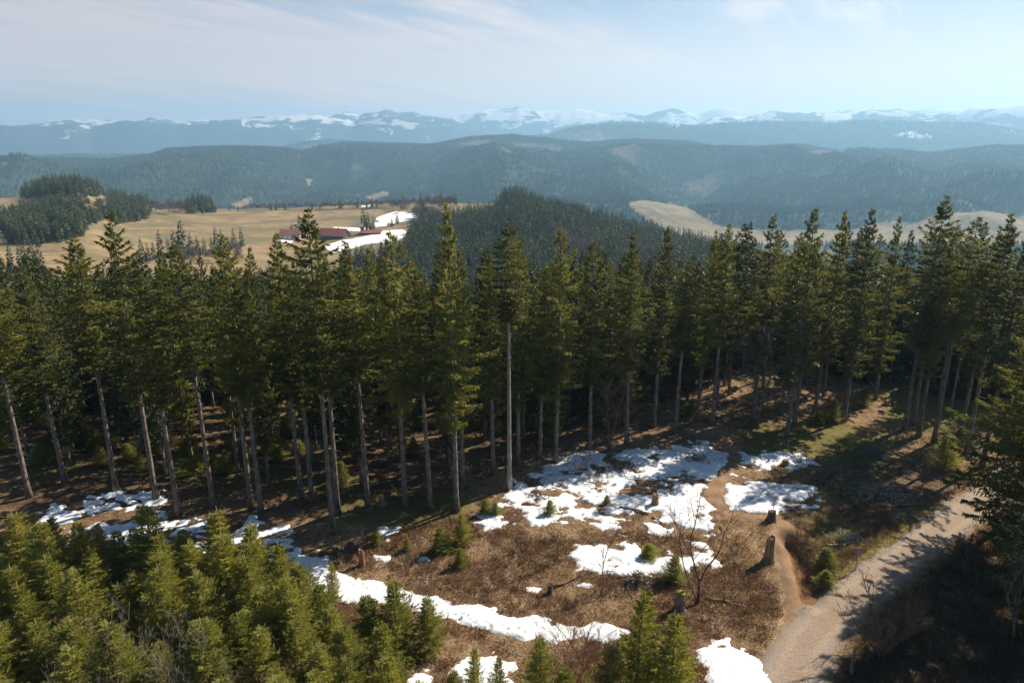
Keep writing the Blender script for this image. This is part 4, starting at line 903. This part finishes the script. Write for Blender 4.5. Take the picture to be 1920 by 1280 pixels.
def merge(name, lib, X, Y, Z, hs, ws, rng_, material, label, cat):
    Vs = []; Fs = []; off = 0; n = len(X); rot = rng_.uniform(0, 6.28, n); w = rng_.integers(0, len(lib), n)
    for k in range(len(lib)):
        m = w == k; v, f = lib[k]; c, s = np.cos(rot[m])[:, None], np.sin(rot[m])[:, None]
        x = v[None, :, 0] * ws[m][:, None]; y = v[None, :, 1] * ws[m][:, None]
        P = np.stack([x * c - y * s + X[m][:, None], x * s + y * c + Y[m][:, None], v[None, :, 2] * hs[m][:, None] + Z[m][:, None]], -1)
        q = m.sum(); Fs.append((f[None] + (np.arange(q) * len(v))[:, None, None] + off).reshape(-1, f.shape[1])); Vs.append(P.reshape(-1, 3)); off += q * len(v)
    tag(add(name, mesh_np(name, np.concatenate(Vs), np.concatenate(Fs), material)), label, cat, kind='stuff')
def fartree(px, py, hg, label, group, bare_=False, w=None):
    X, Y, Z = [float(v[0]) for v in hit(px, py)]; 
    if bare_: o = add('far_bare_tree', rnd.choice(LBM), None, (X, Y, Z - 0.3), (0, 0, rnd.uniform(0, 6)), (hg / 14 * (w or 1),) * 2 + (hg / 14,))
    else: o = add('far_spruce', rnd.choice(LTM), None, (X, Y, Z - 0.3), (0, 0, rnd.uniform(0, 6)), (hg / 20 * (w or 1),) * 2 + (hg / 20,))
    tag(o, label, 'bare tree' if bare_ else 'spruce tree', group)
# single and small groups on the pasture (foot positions)
for (px, py, hg, w, lab) in [(683,438,26,1.3,'tallest spruce of the small group right of the farm'), (691,438,22,1.2,'middle spruce of the small group right of the farm'), (701,437,17,1.1,'right spruce of the small group right of the farm'),
  (549,447,16,1.3,'dark spruce in front of the left farmhouse'), (563,446,22,1.2,'spruce just right of the left farmhouse'), (745,420,13,1.3,'small spruce on the upper snow by the farm'), (735,425,11,1.3,'spruce at the left of the upper farm snow'),
  (454,462,17,1.1,'rightmost spruce of the row in the pasture hollow'), (440,465,17,1.2,'second spruce from the right in the pasture hollow'), (407,468,19,1.2,'spruce beside a twin in the pasture hollow'), (418,470,18,1.2,'twin spruce in the middle of the pasture hollow'),
  (345,478,26,1.5,'tallest spruce of the pasture hollow'), (302,480,20,1.1,'slim spruce at the left of the pasture hollow'), (855,384,15,1.1,'spruce at the right end of the bare copse on the pasture crest'), (827,387,20,1.2,'tall spruce among the bare copse on the pasture crest'),
  (790,392,19,1.3,'spruce in front of the bare copse on the pasture crest'), (796,420,26,1.8,'large dark spruce below the bare copse'), (756,392,18,1.2,'spruce at the left of the bare copse on the pasture crest'), (275,393,20,1.2,'lone tall spruce tip on the wooded knoll left of the bare copse')]:
    fartree(px, py, hg, lab, 'spruces standing on the far pasture', w=w)
for (px, py, hg) in [(268,490,17),(280,492,14),(318,484,15),(330,482,20),(360,480,18),(372,478,15),(385,478,14),(398,474,13),(290,486,13),(340,488,15),(430,470,12),(25,512,16),(45,510,18),(65,505,20),(80,510,16),(55,520,18)]:
    fartree(px, py, hg, 'spruce of the loose group in the far pasture hollow', 'loose spruce group in the pasture hollow', w=1.3)
for (px, hg) in [(508,10),(518,12),(535,11),(585,12),(600,8),(636,12),(640,14),(671,13),(688,11),(698,15),(706,12),(430,8),(447,7),(405,8),(927,7),(880,6)]:
    fartree(px, float(np.interp(px, [400,450,600,720,850,930], [395,395,392,388,383,382])), hg, 'small dark spruce in the hedge line along the pasture crest', 'small spruces along the pasture crest', w=1.1)
for k in range(42):
    px = 462 + k * 6.6 + rnd.uniform(-3, 3); fartree(px, float(np.interp(px, [450,600,720], [394,392,388])) + rnd.uniform(-0.5, 1.5), rnd.uniform(9, 14), 'bare grey brown tree in the hedge line along the pasture crest', 'bare trees along the pasture crest', True)
for k in range(34):
    px = rnd.uniform(735, 850); py = rnd.uniform(388, 402) if px < 800 else rnd.uniform(384, 394)
    fartree(px, py, rnd.uniform(13, 19), 'bare brown tree of the copse above the farm snow', 'bare copse above the farm', True)
for k in range(26):
    px = rnd.uniform(268, 355); fartree(px, rnd.uniform(393, 402), rnd.uniform(13, 20), 'bare reddish tree of the copse beside the wooded knoll', 'bare copse beside the wooded knoll', True)
for k in range(22):
    fartree(rnd.uniform(330, 450), rnd.uniform(474, 500), rnd.uniform(9, 13), 'bare bush tree in the far pasture hollow', 'bare trees in the pasture hollow', True)
for k in range(26):
    a, b = [(rnd.uniform(40, 100), rnd.uniform(396, 412)), (rnd.uniform(150, 205), rnd.uniform(385, 398)), (rnd.uniform(200, 290), rnd.uniform(392, 412))][k % 3]
    fartree(a, b, rnd.uniform(11, 17), 'bare brown tree mixed into the wood on the far left knoll', 'bare trees on the far left knoll', True)
def fill(polys, n, rlo, rhi, seed):
    r_ = np.random.default_rng(seed); az = r_.uniform(-0.75, 0.75, n); rr = np.sqrt(r_.uniform(rlo ** 2, rhi ** 2, n)); X = rr * np.sin(az); Y = rr * np.cos(az); Z = H(X, Y); px, py = project(X, Y, Z)
    k = np.zeros(n, bool)
    for P in polys: k |= sdist(px, py, P) > 0
    return X[k], Y[k], Z[k], r_
X, Y, Z, r_ = fill(KN, 60000, 500, 1250, 401)
pxk, pyk = project(X, Y, Z); ek = np.max([sdist(pxk, pyk, P) for P in KN], 0)
cut = r_.random(len(X)) < np.clip(0.15 + ek / 13, 0, 0.9); X, Y, Z = X[cut][:2600], Y[cut][:2600], Z[cut][:2600]
merge('knoll_forest', LT, X, Y, Z - 0.5, r_.uniform(0.45, 1.1, len(X)), r_.uniform(0.7, 1.25, len(X)), r_, M['far'], 'dark spruce wood covering the rounded knoll on the far left', 'forest')
HSP = [[(640,500),(700,492),(755,476),(772,436),(850,414),(925,404),(940,372),(960,366),(1010,386),(1100,410),(1200,434),(1300,461),(1400,490),(1500,518),(1700,535),(1940,545),(1940,700),(640,700)]]
X, Y, Z, r_ = fill(HSP, 46000, 230, 800, 402)
X, Y, Z = X[:15000], Y[:15000], Z[:15000]
LT2 = [lowtree(310 + i, n=84) for i in range(5)]
merge('hillside_forest', LT2, X, Y, Z - 0.5, r_.uniform(0.5, 0.95, len(X)), r_.uniform(0.6, 1.0, len(X)), r_, M['far'], 'dark spruce forest on the hillside right of the farm', 'forest')
for (px, py, hg) in [(948,374,17),(955,374,18),(976,379,16),(962,376,14),(1000,386,13),(1095,411,14),(1105,412,13),(1138,420,13)]:
    fartree(px, py, hg, 'tall spruce standing out on the crest of the hillside forest', 'spruces on the crest of the hillside forest', w=1.2)
X, Y, Z, r_ = fill([[(1040,450),(1110,455),(1120,490),(1070,520),(1040,500)], [(770,405),(800,400),(830,420),(800,430)], [(1180,470),(1230,480),(1220,520),(1170,510)]], 40000, 300, 800, 403)
merge('hillside_bare_wood', LB, X[:260], Y[:260], Z[:260], r_.uniform(0.9, 1.3, len(X[:260])), r_.uniform(0.8, 1.2, len(X[:260])), r_, M['farbare'], 'bare pinkish broadleaf trees among the hillside spruces', 'forest')
X, Y, Z, r_ = fill([[(-60,400),(1980,400),(1980,900),(-60,900)]], 2600, 118, 250, 405)
k = (np.hypot(X, Y) > 118); X, Y, Z = X[k], Y[k], Z[k]
merge('back_forest', LT, X, Y, Z - 0.5, r_.uniform(0.6, 0.9, len(X)), r_.uniform(0.9, 1.4, len(X)), r_, M['spruce_shade'], 'dark wood on the slope falling away behind the tall forest', 'forest')
# ridge woods: many small conifers on the big ridges
def cone(seed):
    r_ = np.random.default_rng(seed); a = np.arange(4) * 1.5708 + r_.uniform(0, 1.5); V = [[math.cos(q) * 4.2 * r_.uniform(.7, 1.2), math.sin(q) * 4.2 * r_.uniform(.7, 1.2), 1.0] for q in a] + [[0, 0, 24.0]]
    return np.array(V), np.array([[0, 1, 4], [1, 2, 4], [2, 3, 4], [3, 0, 4]])
CN = [cone(500 + i) for i in range(4)]
def ridge(name, n, rlo, rhi, seed, hs, label, excl=True):
    r_ = np.random.default_rng(seed); az = r_.uniform(-0.80, 0.80, n); rr = np.sqrt(r_.uniform(rlo ** 2, rhi ** 2, n)); X = rr * np.sin(az); Y = rr * np.cos(az)
    k = fbm(X, Y, 330, 4, 91) < 0.185 + r_.normal(size=n) * 0.05; X, Y = X[k], Y[k]; Z = H(X, Y); px, py = project(X, Y, Z)
    bad = np.zeros(len(X), bool)
    if rhi < 6000:
        for P in [[(1175,380),(1210,375),(1290,390),(1350,425),(1440,432),(1600,430),(1660,415),(1720,418),(1760,400),(1850,396),(1940,410),(1940,460),(1300,460),(1240,430),(1200,405)], [(572,335),(590,338),(578,350)], [(430,385),(470,368),(480,372),(455,392)], [(680,372),(720,358),(735,365),(700,380)], [(0,302),(14,303),(12,314),(0,312)]]:
            bad |= sdist(px, py, P) > 0
    X, Y, Z = X[~bad], Y[~bad], Z[~bad]
    merge(name, CN, X, Y, Z, r_.uniform(0.6, 1.1, len(X)) * hs, r_.uniform(0.8, 1.4, len(X)) * hs, r_, M['far'], label, 'forest')
ridge('valley_forest', 36000, 1350, 2700, 601, 0.75, 'conifer forest in the valley below the long ridge')
ridge('ridge_forest', 140000, 2600, 5080, 602, 0.72, 'blue green conifer forest covering the long ridge')
ridge('far_ridge_forest', 40000, 6800, 7680, 603, 0.8, 'hazy conifer forest on the second far ridge')

# ------------------------------------------------------------------ farm
def house(px, py, L, W, Hw, Hr, rz, roofm, wallm, label, nwin=5, name='farmhouse', chim=True):
    X, Y, Z = [float(v[0]) for v in hit(px, py)]; e = bpy.data.objects.new(name, None); link(e); e.location = (X, Y, Z - 0.2); e.rotation_euler = (0, 0, rz); tag(e, label, 'farm building')
    V = [(-L/2,-W/2,-2),(L/2,-W/2,-2),(L/2,W/2,-2),(-L/2,W/2,-2),(-L/2,-W/2,Hw),(L/2,-W/2,Hw),(L/2,W/2,Hw),(-L/2,W/2,Hw),(-L/2,0,Hw+Hr-.3),(L/2,0,Hw+Hr-.3)]
    add('wall', mesh_np('wall', np.array(V, float), [[0,1,5,4],[2,3,7,6],[1,2,6,9,5],[3,0,4,8,7],[0,3,2,1]], wallm), e)
    o = 1.0; l = L/2+o; w = W/2+o; dz = -Hr*o/(W/2)
    V = [(-l,-w,Hw+dz),(l,-w,Hw+dz),(l,0,Hw+Hr),(-l,0,Hw+Hr),(l,w,Hw+dz),(-l,w,Hw+dz)]; V += [(a,b,c+0.35) for a,b,c in V]
    rf = add('roof', mesh_np('roof', np.array(V, float), [[6,7,8,9],[9,8,10,11],[3,2,1,0],[5,4,2,3],[0,1,7,6],[4,5,11,10],[1,2,8,7],[2,4,10,8],[0,6,9,3],[3,9,11,5]], roofm), e)
    if chim: mb = MB(); mb.box((L*0.18, 0.9, Hw+Hr+0.5), (0.9, 0.9, 2.0)); add('chimney', mb.mesh('chimney', M['plaster']), rf)
    for k in range(nwin):
        mb = MB(); mb.box((-L/2 + L*(k+0.5)/nwin, -W/2-0.03, Hw*0.55), (1.3, 0.12, 1.4)); add('window', mb.mesh('window', M['glass']), e)
    mb = MB(); mb.box((L/2+0.04, 0, 1.3), (0.12, 2.6, 2.8)); add('door', mb.mesh('door', M['bark']), e)
house(627,447,25,13,4.0,5.5,R(-14),M['roof'],M['wall'],'long dark farm barn with large red roof beside the snow')
house(546,449,17,12,5.0,4.2,R(8),M['roof2'],M['plaster'],'farmhouse with brownish red roof behind two dark spruces', 4)
house(696,439,18,6,2.2,2.0,R(4),M['roof'],M['wall'],'long low shed with narrow red roof on the farm snow', 5, 'shed', False)
house(1358,441,26,16,4,5,R(10),M['roof'],M['plaster'],'tiny distant farmhouse in the valley behind the right spruces', 3)
